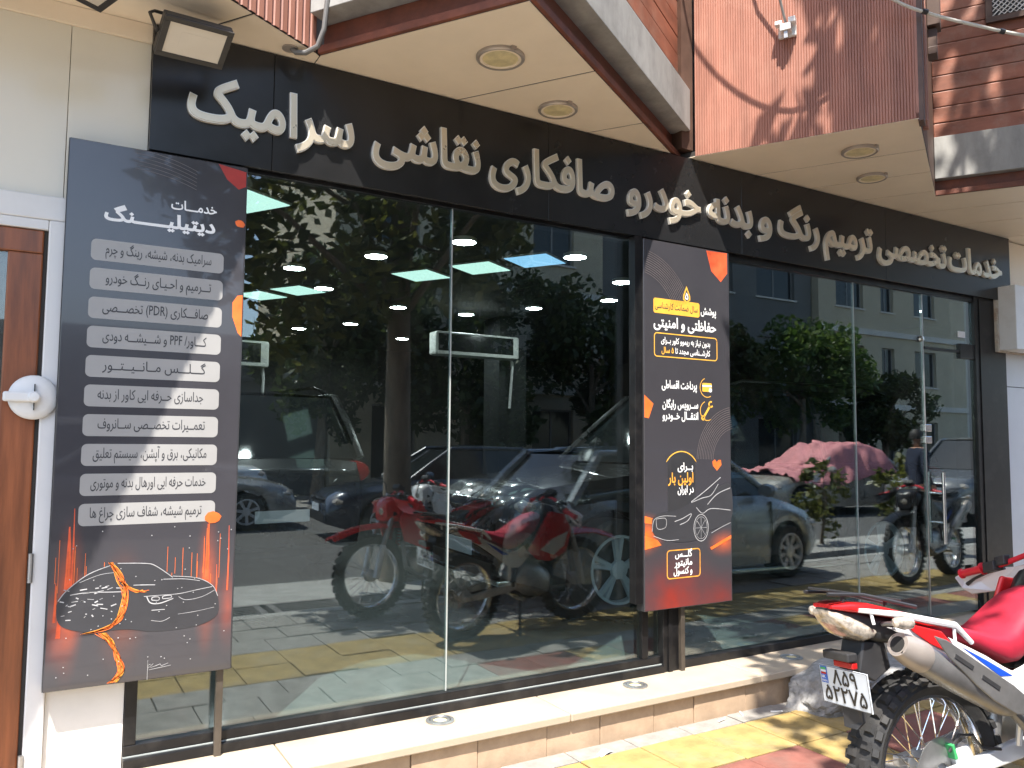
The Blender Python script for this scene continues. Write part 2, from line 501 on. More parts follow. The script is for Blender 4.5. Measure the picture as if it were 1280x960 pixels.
# interior
mat('inner_floor', (0.15, 0.16, 0.155), 0.12, var=0.15, scale=2.5, dirt=0.2, dirtc=(0.2, 0.2, 0.19))
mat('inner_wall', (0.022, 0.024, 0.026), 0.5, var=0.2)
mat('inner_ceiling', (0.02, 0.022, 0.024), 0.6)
mat('ac_body', (0.55, 0.56, 0.53), 0.4)
mat('ac_front', (0.012, 0.013, 0.014), 0.12)
emis('led_panel', (0.70, 1.0, 0.88), 0.52)
emis('led_panel_blue', (0.36, 0.68, 1.0), 0.50)
emis('led_disc', (1.0, 1.0, 0.98), 45.0)
emis('exit_green', (0.05, 0.9, 0.25), 1.5)
glass_mat('shop_glass', (0.80, 0.885, 0.885), 0.115, 0.005)
glass_mat('door_pane', (0.55, 0.60, 0.56), 0.10, 0.25)
# vehicles
mat('tyre', (0.022, 0.022, 0.023), 0.75, var=0.25, scale=20, bump=0.1, dirt=0.35, dirtc=(0.09, 0.08, 0.07), dscale=9)
mat('alloy', (0.72, 0.74, 0.76), 0.3, 0.35, var=0.08)
mat('chrome', (0.75, 0.75, 0.75), 0.12, 1.0, var=0.05)
mat('car_glass', (0.015, 0.018, 0.02), 0.04, var=0.05, spec=0.7)
mat('lamp_clear', (0.45, 0.40, 0.34), 0.10, 0.35, var=0.6, scale=45)
mat('lamp_red', (0.40, 0.012, 0.012), 0.2, var=0.2)
mat('lamp_orange', (0.7, 0.25, 0.03), 0.2)
mat('plastic_black', (0.024, 0.024, 0.026), 0.48, var=0.2, dirt=0.3, dirtc=(0.08, 0.075, 0.07), dscale=8)
mat('plate_white', (0.60, 0.65, 0.71), 0.4, var=0.04)
mat('plate_blue', (0.02, 0.12, 0.50), 0.4)
mat('plate_green', (0.05, 0.35, 0.12), 0.4)
for nm_, c_ in dict(car_black=(0.010, 0.011, 0.013), car_silver=(0.36, 0.36, 0.35), car_navy=(0.030, 0.042, 0.065), car_white=(0.70, 0.70, 0.69),
                    car_bluegrey=(0.36, 0.42, 0.47), car_grey=(0.16, 0.165, 0.17), car_beige=(0.42, 0.40, 0.35)).items():
    mat(nm_, c_, 0.25, 0.15, var=0.05, coat=1.0, dirt=0.12, dirtc=(0.2, 0.18, 0.15), dscale=2)
mat('moto_red', (0.62, 0.014, 0.016), 0.28, var=0.06, coat=0.5)
mat('moto_white', (0.74, 0.74, 0.74), 0.25, var=0.04, coat=0.5, dirt=0.12, dirtc=(0.5, 0.48, 0.44), dscale=6)
mat('moto_blue', (0.012, 0.07, 0.52), 0.3, var=0.05)
mat('seat_red', (0.36, 0.014, 0.035), 0.55, var=0.14, scale=9, bump=0.05, bscale=200)
mat('grip_red', (0.60, 0.015, 0.03), 0.4, var=0.1)
mat('moto_black', (0.012, 0.012, 0.013), 0.35, var=0.1)
mat('muffler', (0.27, 0.265, 0.26), 0.42, 0.7, var=0.2, scale=10, dirt=0.35, dirtc=(0.22, 0.20, 0.18), dscale=6)
mat('muffler_tip', (0.42, 0.37, 0.33), 0.45, 0.5, var=0.15)
mat('tarp_pink', (0.62, 0.24, 0.25), 0.7, var=0.15, scale=4, bump=0.2, bscale=12)
mat('wrap_plastic', (0.75, 0.60, 0.63), 0.2, var=0.05, scale=3, dirt=0.9, dirtc=(0.62, 0.04, 0.10), dscale=3.2)
mat('bark', (0.19, 0.155, 0.115), 0.9, var=0.45, scale=9, stretch=(1, 1, 0.3), bump=0.8, bscale=14)
leaf_mat('leaf_plane', (0.065, 0.085, 0.018), (0.18, 0.175, 0.035))
leaf_mat('leaf_dark', (0.03, 0.05, 0.014), (0.085, 0.115, 0.03))
leaf_mat('leaf_bright', (0.055, 0.115, 0.02), (0.14, 0.20, 0.045))
mat('wall_beige', (0.56, 0.48, 0.34), 0.8, var=0.12, scale=2, bump=0.1, dirt=0.3, dirtc=(0.3, 0.26, 0.2), dscale=1)
mat('wall_cream', (0.70, 0.66, 0.58), 0.8, var=0.1, scale=2, dirt=0.3, dirtc=(0.36, 0.33, 0.28), dscale=1)
mat('wall_grey', (0.17, 0.165, 0.155), 0.8, var=0.12, scale=2, dirt=0.3, dirtc=(0.11, 0.105, 0.10), dscale=1)
mat('window_dark', (0.02, 0.024, 0.028), 0.08, var=0.2)
mat('window_frame', (0.28, 0.27, 0.26), 0.5)
mat('skin', (0.38, 0.21, 0.14), 0.5, var=0.08)
mat('hair', (0.015, 0.012, 0.01), 0.6)
mat('cloth_navy', (0.012, 0.018, 0.042), 0.85, var=0.2)
mat('cloth_dark', (0.015, 0.015, 0.018), 0.85, var=0.2)

# ------------------------------------------------------------------ the ground
G = 0.11                       # pavement level
def struct(o): o['kind'] = 'structure'; return o
g = MB(); S = 240
g.add([(-S, -S, -0.30), (S, -S, -0.30), (S, S, -0.30), (-S, S, -0.30)], [(0, 1, 2, 3)])
struct(g.build('ground', 'asphalt'))
struct(MB().box(-60, 90, -14.2, -4.955, -0.28, 0.08).build('road', 'asphalt'))
side = MB().box(-60, 90, -3.30, -0.34, -0.28, G - 0.03)
sw = struct(side.build('sidewalk', 'mortar', bevel=0.0))
ROOT[sw.name] = Matrix.Translation(sw.location)
# pavers, one by one
PS = 0.36
rows = [(-0.36, -0.49, 'g'), (-0.49, -0.85, 'y'), (-0.85, -1.21, 'ry'), (-1.21, -1.49, 'g'), (-1.49, -1.85, 'y'), (-1.85, -2.21, 'y'),
        (-2.21, -2.57, 'g'), (-2.57, -2.93, 'g'), (-2.93, -3.29, 'g')]
pav_mesh = {}
rp_ = random.Random(3)
npav = 0
for ri, (ya, yb, cc) in enumerate(rows):
    for ci in range(26):
        x0 = 0.1 + ci * PS + (0.18 if ri % 2 and 'g' in cc else 0)
        c = cc if len(cc) == 1 else (('r' if ci % 3 else 'y') if x0 > 2.5 else 'g')
        key = (c, ya, rp_.randrange(2))
        if key not in pav_mesh:
            gp = 0.004
            o = MB().box(gp, PS - gp, yb + gp, ya - gp, -0.05, 0.0).build('paver', {'g': 'paver_grey', 'y': 'paver_yellow', 'r': 'paver_red'}[c], sw, bevel=0.003, seg=1)
            pav_mesh[key] = o.data
        else:
            o = bpy.data.objects.new('paver', pav_mesh[key]); col.objects.link(o); o.parent = sw
        base = Vector((x0, 0, G + rp_.uniform(-0.002, 0.002))) - sw.location
        o.location = base
        o.rotation_euler = (rp_.uniform(-0.003, 0.003), rp_.uniform(-0.003, 0.003), 0)
        npav += 1
# pavement beyond the single pavers
def paver_sheet(name, x0, x1):
    mb = MB()
    nx = int((x1 - x0) / PS)
    for ri, (ya, yb, cc) in enumerate(rows):
        for ci in range(nx):
            xx = x0 + ci * PS
            mb.box(xx + .004, xx + PS - .004, yb + .004, ya - .004, G - 0.028, G)
    o = mb.build(name, 'paver_grey', sw, world=True); o['kind'] = 'stuff'
paver_sheet('far_pavers', 9.46, 40); paver_sheet('far_pavers', -20, 0.0)
struct(MB().box(-60, 90, -3.45, -3.303, -0.28, G + 0.004).build('kerb', 'kerb_stone', bevel=0.01))
struct(MB().box(-60, 90, -4.95, -3.93, -0.28, 0.10).build('verge', 'kerb_stone', bevel=0.01))
struct(MB().box(-60, 90, -3.927, -3.453, -0.29, -0.24).build('gutter_channel', 'channel_dark'))
gl_ = ['first drain grate from the left wall reflected behind the red motorcycle', 'second drain grate over the gutter, left of the street tree',
       'third drain grate over the gutter, right of the street tree', 'fourth drain grate over the gutter, before the blue grey car',
       'last drain grate over the gutter beside the blue grey car']
gfirst = None
for k in range(5):
    x0 = 0.55 + k * 1.32
    if gfirst is None:
        t = thing('drain_grate', gl_[0], 'drain grate', (x0, -3.67, 0.092), group='iron grates over the roadside gutter')
        fr = MB()
        for ya in (-0.235, 0.19): fr.box(0, 1.26, ya, ya + 0.045, -0.035, 0.012)
        for xa in (0, 0.60, 1.20): fr.box(xa, xa + 0.06, -0.19, 0.19, -0.035, 0.011)
        fr.build('grate_frame', 'grate_iron', t)
        for b in range(5):
            for xs in (0.06, 0.66):
                MB().box(xs, xs + 0.54, -0.155 + b * 0.072, -0.125 + b * 0.072, -0.03, 0.009).build('grate_bar', 'grate_iron', t)
        gfirst = t
    else:
        copy_tree(gfirst, Matrix.Translation((x0, -3.67, 0.092)), gl_[k])
struct(MB().box(-60, 90, -18.0, -14.2, -0.28, 0.12).build('far_sidewalk', 'paver_grey', bevel=0.01))

# ------------------------------------------------------------------ sill and riser of the shop
st = thing('stone_step', 'cream stone step running under the shop windows', 'step', (3.6, -0.17, G))
xs = [-0.9, 0.95, 2.30, 3.62, 5.02, 6.98]
for a, b in zip(xs[:-1], xs[1:]):
    MB().box(a + 0.002, b - 0.002, -0.365, 0.10, 0.245, 0.285).build('sill_slab', 'sill_stone', st, bevel=0.006, world=True)
xr = [-0.9, -0.5, -0.1, 0.3, 0.75, 1.12, 1.47, 1.80, 2.18, 2.50, 2.85, 3.13, 3.52, 3.9, 4.3, 4.7, 5.1, 5.5, 5.9, 6.3, 6.7, 6.98]
rr = random.Random(5)
for a, b in zip(xr[:-1], xr[1:]):
    dy = rr.uniform(-0.004, 0.004)
    MB().box(a + 0.002, b - 0.002, -0.335 + dy, -0.30, G - 0.03, 0.2435).build('riser_tile', 'riser_stone', st, bevel=0.003, world=True)
MB().box(-0.9, 6.98, -0.298, 0.10, -0.2, 0.243).build('step_core', 'mortar', st, world=True)
for (x, y), lab in zip([(1.702, -0.141), (2.867, -0.16), (4.086, -0.182)], ['round in-ground light with a yellow centre in the sill near the left board', 'round in-ground light in the sill below the tall centre board', 'round in-ground light in the sill near the motorcycle']):
    t = thing('ground_light', lab, 'light', (x, y, 0.285), group='round lights set in the sill')
    MB().lathe([(0.068, 0.0005), (0.068, 0.006), (0.052, 0.008), (0.050, 0.004)], n=28).build('outer_ring', 'dull_steel', t, smooth=True)
    MB().lathe([(0.050, 0.003), (0.048, 0.0035)], n=28).build('dark_gap', 'plastic_black', t)
    MB().lathe([(0.047, 0.002), (0.046, 0.007), (0.034, 0.008), (0.033, 0.005)], n=28).build('inner_ring', 'dull_steel', t, smooth=True)
    MB().lathe([(0.0335, 0.003), (0.02, 0.007), (0.0005, 0.008)], n=20).build('lens', 'lens_yellow', t, smooth=True)

# broken lump of concrete leaning on the step
bm = bmesh.new()
bmesh.ops.create_icosphere(bm, subdivisions=5, radius=1.0)
for v in bm.verts:
    p = v.co.copy()
    q = Vector((max(-0.8, min(0.8, p.x)), max(-0.75, min(0.75, p.y)), max(-0.7, min(0.62, p.z))))
    n1 = noise.noise(p * 1.6 + Vector((3, 1, 2))); n2 = noise.noise(p * 5); n3 = noise.noise(p * 13)
    q *= 1 + 0.16 * n1 + 0.05 * n2 + 0.025 * n3
    v.co = Vector((q.x * 0.50 + 0.15 * q.z, q.y * 0.26 + 0.06 * q.x, q.z * 0.17))
me = bpy.data.meshes.new('concrete_lump'); bm.to_mesh(me); bm.free()
me.materials.append(MATS['rock_grey'])
o = bpy.data.objects.new('concrete_lump', me); col.objects.link(o); o.location = (4.22, -0.50, G + 0.075)
tag(o, 'rough grey lump of broken concrete on the pavement behind the number plate', 'rock')
lit = ['white cigarette end lying nearest the step', 'white cigarette end tilted beside the concrete lump', 'white cigarette end in the gap before the concrete lump', 'torn white paper scrap at the foot of the step']
for (x, y, a, l, w), lb in zip([(3.25, -0.42, 0.2, 0.03, 0.006), (3.42, -0.40, 1.0, 0.028, 0.006), (3.62, -0.47, -0.5, 0.034, 0.006), (2.42, -0.47, 0.3, 0.05, 0.02)], lit):
    mb = MB()
    if w < 0.01: mb.tube([(-l, 0, 0), (l * 0.3, 0, 0), (l, 0.001, 0.0005)], 0.0045, 8)
    else: mb.add([(-l, -w, -.004), (0, -w * 1.3, .006), (l, -w, -.004), (l * .9, w, -.002), (0.01, w, .008), (-l * .8, w * .7, -.003)], [(0, 1, 4, 5), (1, 2, 3, 4)])
    o = mb.build('litter', 'paper', xf=Matrix.Translation((x, y, G + 0.0065)) @ Matrix.Rotation(a, 4, 'Z'))
    tag(o, lb, 'litter', 'scraps of litter by the step')

# ------------------------------------------------------------------ shop window: frames, panes, door
FB = 0.285
def pane(par, x0, x1, z0, z1, y=0.0, m='shop_glass', name='pane'):
    return MB().box(x0, x1, y - 0.005, y + 0.005, z0, z1).build(name, m, par, world=True)
wl = thing('shop_window', 'large left shop window of two panes behind the service boards', 'window', (1.7, 0, FB))
fm = MB().box(0.354, 3.17, -0.055, 0.02, FB + 0.001, FB + 0.042)
fm.build('bottom_rail', 'frame_black', wl, bevel=0.003, world=True)
MB().box(0.354, 3.17, -0.030, 0.03, FB + 0.046, FB + 0.088).build('bottom_rail', 'frame_black', wl, bevel=0.003, world=True)
MB().box(0.354, 3.17, -0.034, -0.02, FB + 0.042, FB + 0.0465).build('rail_trim', 'silicone', wl, world=True)
for a, b in ((0.354, 0.40), (3.025, 3.07)):
    MB().box(a, b, -0.03, 0.05, FB + 0.089, 2.86).build('post', 'frame_black', wl, bevel=0.003, world=True)
MB().box(0.401, 3.024, -0.02, 0.03, 2.80, 2.85).build('top_rail', 'frame_black', wl, world=True)
pane(wl, 0.401, 1.792, FB + 0.086, 2.80); pane(wl, 1.800, 3.024, FB + 0.086, 2.80); pane(wl, 3.071, 3.165, FB + 0.089, 2.80)
MB().box(1.7925, 1.7995, -0.0065, 0.0065, FB + 0.089, 2.799).build('glass_joint', 'silicone', wl, world=True)
MB().box(3.166, 3.33, -0.05, 0.10, FB + 0.001, 2.811).build('post', 'frame_black', wl, bevel=0.004, world=True)
MB().box(3.20, 3.23, -0.058, -0.0505, FB + 0.001, 2.80).build('post_fin', 'frame_black', wl, world=True)
wr = thing('shop_window', 'right shop window of two panes between the centre board and the glass door', 'window', (4.6, 0, FB))
MB().box(3.331, 5.83, -0.035, 0.025, FB + 0.001, FB + 0.05).build('bottom_rail', 'frame_black', wr, bevel=0.003, world=True)
MB().box(3.331, 5.83, -0.02, 0.03, 2.77, 2.85).build('top_rail', 'frame_black', wr, world=True)
pane(wr, 3.331, 5.002, FB + 0.05, 2.77); pane(wr, 5.010, 5.822, FB + 0.05, 2.77)
MB().box(5.0025, 5.0095, -0.0065, 0.0065, FB + 0.05, 2.769).build('glass_joint', 'silicone', wr, world=True)
gd = thing('glass_door', 'frameless glass entrance door with tall steel pull handle', 'door', (6.2, 0, FB))
pane(gd, 5.838, 6.50, FB + 0.03, 2.345)
tp = pane(gd, 5.838, 6.50, 2.365, 2.77)
MB().box(5.838, 6.52, -0.016, 0.016, 2.345, 2.3645).build('transom', 'frame_black', gd, world=True)
MB().box(5.824, 5.836, -0.008, 0.008, FB + 0.05, 2.77).build('edge_strip', 'dull_steel', gd, world=True)
MB().box(6.30, 6.55, -0.022, 0.022, 2.3, 2.42).build('hinge_patch', 'frame_black', gd, bevel=0.004, world=True)
h = MB(); h.tube([(5.955, -0.06, 0.86), (5.955, -0.06, 1.40)], 0.013, 12)
h.build('pull_handle', 'steel', gd, smooth=True, world=True)
hb = MB(); hb.tube([(5.955, 0.06, 0.86), (5.955, 0.06, 1.40)], 0.013, 12); hb.build('pull_handle', 'steel', gd, smooth=True, world=True)
for z in (1.02, 1.24):
    MB().tube([(5.955, -0.055, z), (5.955, 0.055, z)], 0.009, 10).build('handle_bolt', 'steel', gd, smooth=True, world=True)
for zz in (1.71, 1.62):
    MB().box(5.815, 5.895, -0.018, 0.018, zz, zz + 0.055).build('lock_patch', 'steel', gd, bevel=0.004, world=True)
MB().lathe([(0.0005, -0.02), (0.02, -0.018), (0.024, 0.0)], c=(5.80, -0.006, 2.42), axis='Y', n=16).build('glass_clamp', 'steel', gd, smooth=True, world=True)
dj = thing('door_jamb', 'wide black jamb at the right of the glass door', 'door frame', (6.75, 0, FB))
MB().box(6.501, 6.955, -0.03, 0.16, FB + 0.001, 2.86).build('jamb_panel', 'frame_black', dj, bevel=0.004, world=True)
MB().box(6.56, 6.58, -0.037, -0.031, FB + 0.001, 2.80).build('jamb_rib', 'frame_black', dj, world=True)
MB().box(5.831, 6.50, -0.02, 0.03, 2.771, 2.85).build('head_rail', 'frame_black', dj, world=True)
MB().box(6.30, 6.40, -0.006, 0.0, 2.47, 2.52).build('door_sticker', 'paper', dj, xf=Matrix.Translation((0, -0.003, 0)), world=True)
tag(MB().prism([(6.38, -0.055, 0.50), (6.50, -0.052, 0.50), (6.50, -0.052, 0.66), (6.38, -0.055, 0.66)], (0, 0.003, 0)).build('paper_notice', 'paper'), 'small white paper notice low on the glass door', 'notice')

# ------------------------------------------------------------------ the fascia sign
sg = thing('shop_sign', 'long black fascia sign with raised silver Persian letters', 'sign', (3.7, -0.03, 2.81))
px_ = [0.352, 0.86, 2.35, 3.83, 5.32, 7.005]
for a, b in zip(px_[:-1], px_[1:]):
    MB().box(a + 0.0012, b - 0.0012, -0.06, -0.035, 2.812, 3.355).build('sign_panel', 'sign_black', sg, world=True, bevel=0.0012, seg=1)
MB().box(0.36, 7.0, -0.034, 0.10, 2.862, 3.35).build('sign_backing', 'seam_dark', sg, world=True)
for w, a, b in [('خدمات', 6.082, 6.843), ('تخصصی', 5.203, 6.063), ('ترمیم', 4.613, 5.148), ('رنگ', 4.16, 4.564), ('و', 3.971, 4.094), ('بدنه', 3.52, 3.916),
                ('خودرو', 2.884, 3.462), ('صافکاری', 1.973, 2.791), ('نقاشی', 1.327, 1.918), ('سرامیک', 0.493, 1.237)]:
    wo = lettering(w, a, b, 2.985, 0.192, y=-0.0605, depth=0.018, m='letter_edge', parent=sg, bold=0.032, res=5)
    ov_, _, _, mn0, mx0 = text_geo(w, 0.032, 5); _, _, _, mn1, mx1 = text_geo(w, 0.016, 5)
    k_ = (b - a) / (mx0[0] - mn0[0])
    lettering(w, a + (mn1[0] - mn0[0]) * k_, b - (mx0[0] - mx1[0]) * k_, 2.985, 0.192, y=-0.0787, depth=0.004, m='letter_silver', parent=wo, bold=0.016, res=5, name='letter_face')

# ------------------------------------------------------------------ printed service boards
def board(label, x0, x1, z0, z1, legs):
    t = thing('service_board', label, 'sign board', ((x0 + x1) / 2, -0.06, 0.285))
    MB().box(x0, x1, -0.10, -0.035, z0, z1).build('board_panel', 'board_slate', t, bevel=0.002, seg=1, world=True)
    for s in (0, 1):
        xx = x0 - 0.003 if s == 0 else x1 - 0.001
        MB().box(xx, xx + 0.004, -0.0985, -0.036, z0 + .002, z1 - .002).build('edge_trim', 'board_edge', t, world=True)
    for xl in legs:
        MB().box(xl - 0.014, xl + 0.014, -0.075, -0.047, 0.2855, z0 + 0.3).build('leg', 'leg_steel', t, world=True, bevel=0.002) if False else \
        MB().box(xl - 0.014, xl + 0.014, -0.075, -0.047, 0.2855, z0 - 0.001).build('leg', 'leg_steel', t, world=True, bevel=0.002)
    return t
MB_SHEET = lambda par, x0, x1, z0, z1, m: MB().poly([(x0, z0), (x1, z0), (x1, z1), (x0, z1)], -0.1003).build('printed_background', m, par, world=True)
Y1, Y2, Y3, Y4 = -0.1006, -0.1012, -0.1018, -0.1024
def glow_mat(name, spots):
    m = bpy.data.materials.new(name); m.use_nodes = True; nt = m.node_tree; b = nt.nodes['Principled BSDF']; N = nt.nodes.new; L = nt.links.new
    tc = N('ShaderNodeTexCoord'); nz = N('ShaderNodeTexNoise'); nz.inputs['Scale'].default_value = 9; nz.inputs['Detail'].default_value = 7
    L(tc.outputs['Object'], nz.inputs['Vector'])
    prev = None
    for (x, z, rx, rz, c, k) in spots:
        mp = N('ShaderNodeMapping'); mp.inputs['Location'].default_value = (-x / rx, 0, -z / rz); mp.inputs['Scale'].default_value = (1 / rx, 0, 1 / rz)
        L(tc.outputs['Object'], mp.inputs[0])
        gr = N('ShaderNodeTexGradient'); gr.gradient_type = 'QUADRATIC_SPHERE'; L(mp.outputs[0], gr.inputs[0])
        mu = N('ShaderNodeMath'); mu.operation = 'MULTIPLY'; L(gr.outputs['Fac'], mu.inputs[0]); mu.inputs[1].default_value = k
        m3 = N('ShaderNodeMath'); m3.operation = 'MULTIPLY'; m3.use_clamp = True; L(mu.outputs[0], m3.inputs[0]); L(nz.outputs[0], m3.inputs[1])
        mx = N('ShaderNodeMixRGB'); L(m3.outputs[0], mx.inputs[0])
        if prev is None: mx.inputs[1].default_value = (0.048, 0.046, 0.053, 1)
        else: L(prev, mx.inputs[1])
        mx.inputs[2].default_value = c + (1,); prev = mx.outputs[0]
    L(prev, b.inputs['Base Color']); b.inputs['Roughness'].default_value = 0.22; b.inputs['Coat Weight'].default_value = 0.6
    MATS[name] = m
# the boards' printed backgrounds (coordinates from the foot of each board)
glow_mat('board_print_embers', [(-.27, .70, .07, .36, (.75, .12, .02), 1.3), (.235, .72, .06, .34, (.75, .12, .02), 1.2), (-.31, .60, .09, .2, (.6, .08, .02), .9), (.32, .62, .06, .22, (.6, .08, .02), .7), (-.08, .64, .12, .3, (.35, .08, .02), .9)])
glow_mat('board_print_red', [(-.12, .42, .46, .34, (.26, .03, .02), 1.7), (.25, .40, .4, .22, (.22, .028, .02), 1.3), (-.33, .80, .16, .14, (.85, .16, .03), 2.0), (.28, .72, .16, .10, (.8, .14, .03), 1.2), (-.06, 1.10, .14, .2, (.25, .16, .06), .8)])
lb = board('tall slate board listing ten services in grey pills with a glowing car below', 0.064, 0.745, 0.643, 2.79, (0.709,))
MB_SHEET(lb, 0.068, 0.741, 0.647, 1.33, 'board_print_embers')
lettering('خدمـــات', 0.443, 0.625, 2.562, 0.040, Y1, m='print_white', parent=lb, bold=0.02)
lettering('دیتیلیـــــنگ', 0.196, 0.621, 2.480, 0.056, Y1, m='print_white', parent=lb, bold=0.035)
pills = ['سرامیک بدنه، شیشه، رینگ و چرم', 'تـــرمیم و احـیـای رنــگ خودرو', 'صافـــکاری (PDR) تخصـــصی', 'کـــاور/ PPF و شـــیشـــه دودی', 'گـــلـــس مــانــیــتــور',
         'جداسازی حــرفه ایی کاور از بدنه', 'تعمــیرات تخصــصی ســانروف', 'مکانیکی، برق و آپشن، سیستم تعلیق', 'خدمات حرفه ایی اورهال بدنه و موتوری', 'ترمیم شیشه، شفاف سازی چراغ ها']
ext = [(0.207, 0.61), (0.212, 0.613), (0.205, 0.604), (0.21, 0.602), (0.214, 0.603), (0.202, 0.597), (0.207, 0.608), (0.195, 0.618), (0.192, 0.619), (0.194, 0.607)]
for i, (s, (a, b)) in enumerate(zip(pills, ext)):
    zc = 2.353 - i * 0.1166
    p = MB(); p.poly(rrect(0.155, 0.66, zc - 0.043, zc + 0.043, 0.02), Y1)
    pl = p.build('pill_panel', 'print_pill', lb, world=True)
    lettering(s, a, b, zc - 0.012, 0.040, Y2, m='print_dark', parent=pl, bold=0.006, res=2)
def printed(par, polys=(), strokes=(), m='print_orange', y=Y1, name='printed_art'):
    mb = MB()
    for p in polys: mb.poly(p, y)
    for pts, w in strokes: mb.ribbon(pts, w, y)
    return mb.build(name, m, par, world=True, kind='stuff' if len(polys) + len(strokes) > 3 else None)
blob = lambda cx, cz, rx, rz, n=9, seed=0: [(cx + rx * math.cos(2 * PI * k / n + seed) * random.Random(seed * 7 + k).uniform(.8, 1.15), cz + rz * math.sin(2 * PI * k / n + seed) * random.Random(seed * 5 + k).uniform(.8, 1.15)) for k in range(n)]
printed(lb, [[(0.625, 2.787), (0.742, 2.770), (0.742, 2.705), (0.712, 2.688), (0.662, 2.725)]], m='print_red', name='printed_petal')
printed(lb, [[(0.702, 2.19), (0.722, 2.222), (0.743, 2.226), (0.743, 2.045), (0.728, 2.06), (0.703, 2.13)]], m='print_orange', name='printed_petal')
printed(lb, [blob(0.722, 2.538, 0.020, 0.018, 9, 2)], m='print_orange', name='printed_petal')
printed(lb, [blob(0.652, 1.276, 0.034, 0.026, 9, 5)], m='print_orange', name='printed_petal', y=Y3)
printed(lb, strokes=[([(0.30 + 0.24 * k / 14, 2.787 - 0.016 * j - 0.05 * (k / 14) ** 2) for k in range(15)], 0.0016) for j in range(6)], m='print_faint', name='printed_swirl')
# glowing streaks and the line drawing of a car
rs_ = random.Random(11)
st1, st2 = [], []
for x, z0, z1, w in [(0.128, 1.02, 1.26, 0.02), (0.142, 1.03, 1.33, 0.008), (0.636, 1.02, 1.25, 0.018), (0.622, 1.05, 1.2, 0.006), (0.09, .90, 1.05, .01), (0.105, .84, .96, .016), (0.72, 0.97, 1.24, 0.006), (0.675, 0.93, 1.08, 0.006)]:
    st1.append(([(x, z0), (x + .002, (z0 + z1) / 2), (x, z1)], [w, w * .8, w * .25]))
for k in range(26):
    x = rs_.choice([rs_.uniform(0.08, 0.26), rs_.uniform(0.48, 0.735)]); z0 = rs_.uniform(0.93, 1.08)
    st2.append(([(x, z0), (x, z0 + rs_.uniform(0.04, 0.22))], 0.0016))
printed(lb, strokes=st1, m='print_ember', name='printed_streak'); printed(lb, strokes=st2, m='print_orange', y=Y2, name='printed_streak')
def smooth_line(P, n=6):
    out = []
    for i in range(len(P) - 1):
        p0, p1, p2, p3 = P[max(i - 1, 0)], P[i], P[i + 1], P[min(i + 2, len(P) - 1)]
        for k in range(n):
            t = k / n
            out.append(tuple(0.5 * (2 * p1[d] + (p2[d] - p0[d]) * t + (2 * p0[d] - 5 * p1[d] + 4 * p2[d] - p3[d]) * t * t + (3 * p1[d] - p0[d] - 3 * p2[d] + p3[d]) * t ** 3) for d in (0, 1)))
    return out + [P[-1]]
car_dark = smooth_line([(0.095, 0.965), (0.13, 1.02), (0.20, 1.075), (0.29, 1.108), (0.41, 1.10), (0.47, 1.075), (0.505, 1.045), (0.60, 1.03), (0.66, 0.995), (0.685, 0.94), (0.68, 0.87), (0.60, 0.835), (0.45, 0.83), (0.34, 0.85), (0.20, 0.855), (0.11, 0.89), (0.095, 0.965)])
printed(lb, [car_dark[:-1]], m='print_dark', y=Y3, name='printed_car')
ln = [(smooth_line([(0.10, 0.98), (0.13, 1.02), (0.20, 1.075), (0.29, 1.108)]), .003), (smooth_line([(0.30, 1.11), (0.40, 1.103), (0.44, 1.09), (0.505, 1.04)]), .0028),
      (smooth_line([(0.47, 1.035), (0.55, 1.03), (0.61, 1.018)]), .0022), (smooth_line([(0.505, 1.045), (0.60, 1.03), (0.66, 0.995), (0.683, 0.95)]), .0022),
      (smooth_line([(0.40, 0.972), (0.45, 0.972), (0.53, 0.972), (0.60, 0.982), (0.66, 0.99)]), .0022), (smooth_line([(0.41, 0.972), (0.425, 0.945), (0.46, 0.94), (0.51, 0.955)]), .004),
      (smooth_line([(0.43, 0.955), (0.455, 0.953), (0.455, 0.965), (0.432, 0.966), (0.43, 0.955)]), .003), (smooth_line([(0.47, 0.957), (0.50, 0.958), (0.50, 0.968), (0.472, 0.967), (0.47, 0.957)]), .003),
      (smooth_line([(0.53, 0.96), (0.56, 0.945), (0.62, 0.952), (0.67, 0.975)]), .0018), (smooth_line([(0.43, 0.915), (0.48, 0.914)]), .003), (smooth_line([(0.43, 0.875), (0.47, 0.868), (0.50, 0.88)]), .0018), (smooth_line([(0.53, .89), (.60, .895), (.67, .905)]), .0014),
      (smooth_line([(0.14, 1.0), (0.20, 1.005), (0.28, 1.0), (0.32, 0.998)]), .003), (smooth_line([(0.17, 1.045), (0.24, 1.07), (0.30, 1.075)]), .0016), (smooth_line([(0.36, 1.02), (0.40, 1.018), (0.44, 1.015)]), .003)]
for k in range(34):
    a = rs_.uniform(0.10, 0.30); z = rs_.uniform(0.90, 1.03)
    ln.append(([(a, z), (a + rs_.uniform(.005, .025), z + rs_.uniform(-.008, .008))], rs_.uniform(.0015, .005)))
printed(lb, strokes=ln, m='print_line', y=Y4, name='printed_car_outline')
arcs = []
for k in range(16):
    j = lambda s: rs_.uniform(-s, s)
    arcs.append((smooth_line([(0.275 + j(.008), 1.115), (0.31 + j(.012), 1.05 + j(.01)), (0.335 + j(.014), 0.985), (0.318 + j(.014), 0.90), (0.27 + j(.015), 0.86 + j(.006)), (0.20 + j(.02), 0.848)]), .0022))
    if k % 2: arcs.append((smooth_line([(0.315 + j(.008), 1.04 + j(.01)), (0.36 + j(.01), 1.0 + j(.01)), (0.40 + j(.02), 0.995 + j(.006))]), .002))
    arcs.append((smooth_line([(0.25 + j(.02), 0.845), (0.29 + j(.012), 0.80 + j(.01)), (0.315 + j(.012), 0.74), (0.325 + j(.014), 0.69), (0.30 + j(.02), 0.65)]), .0022))
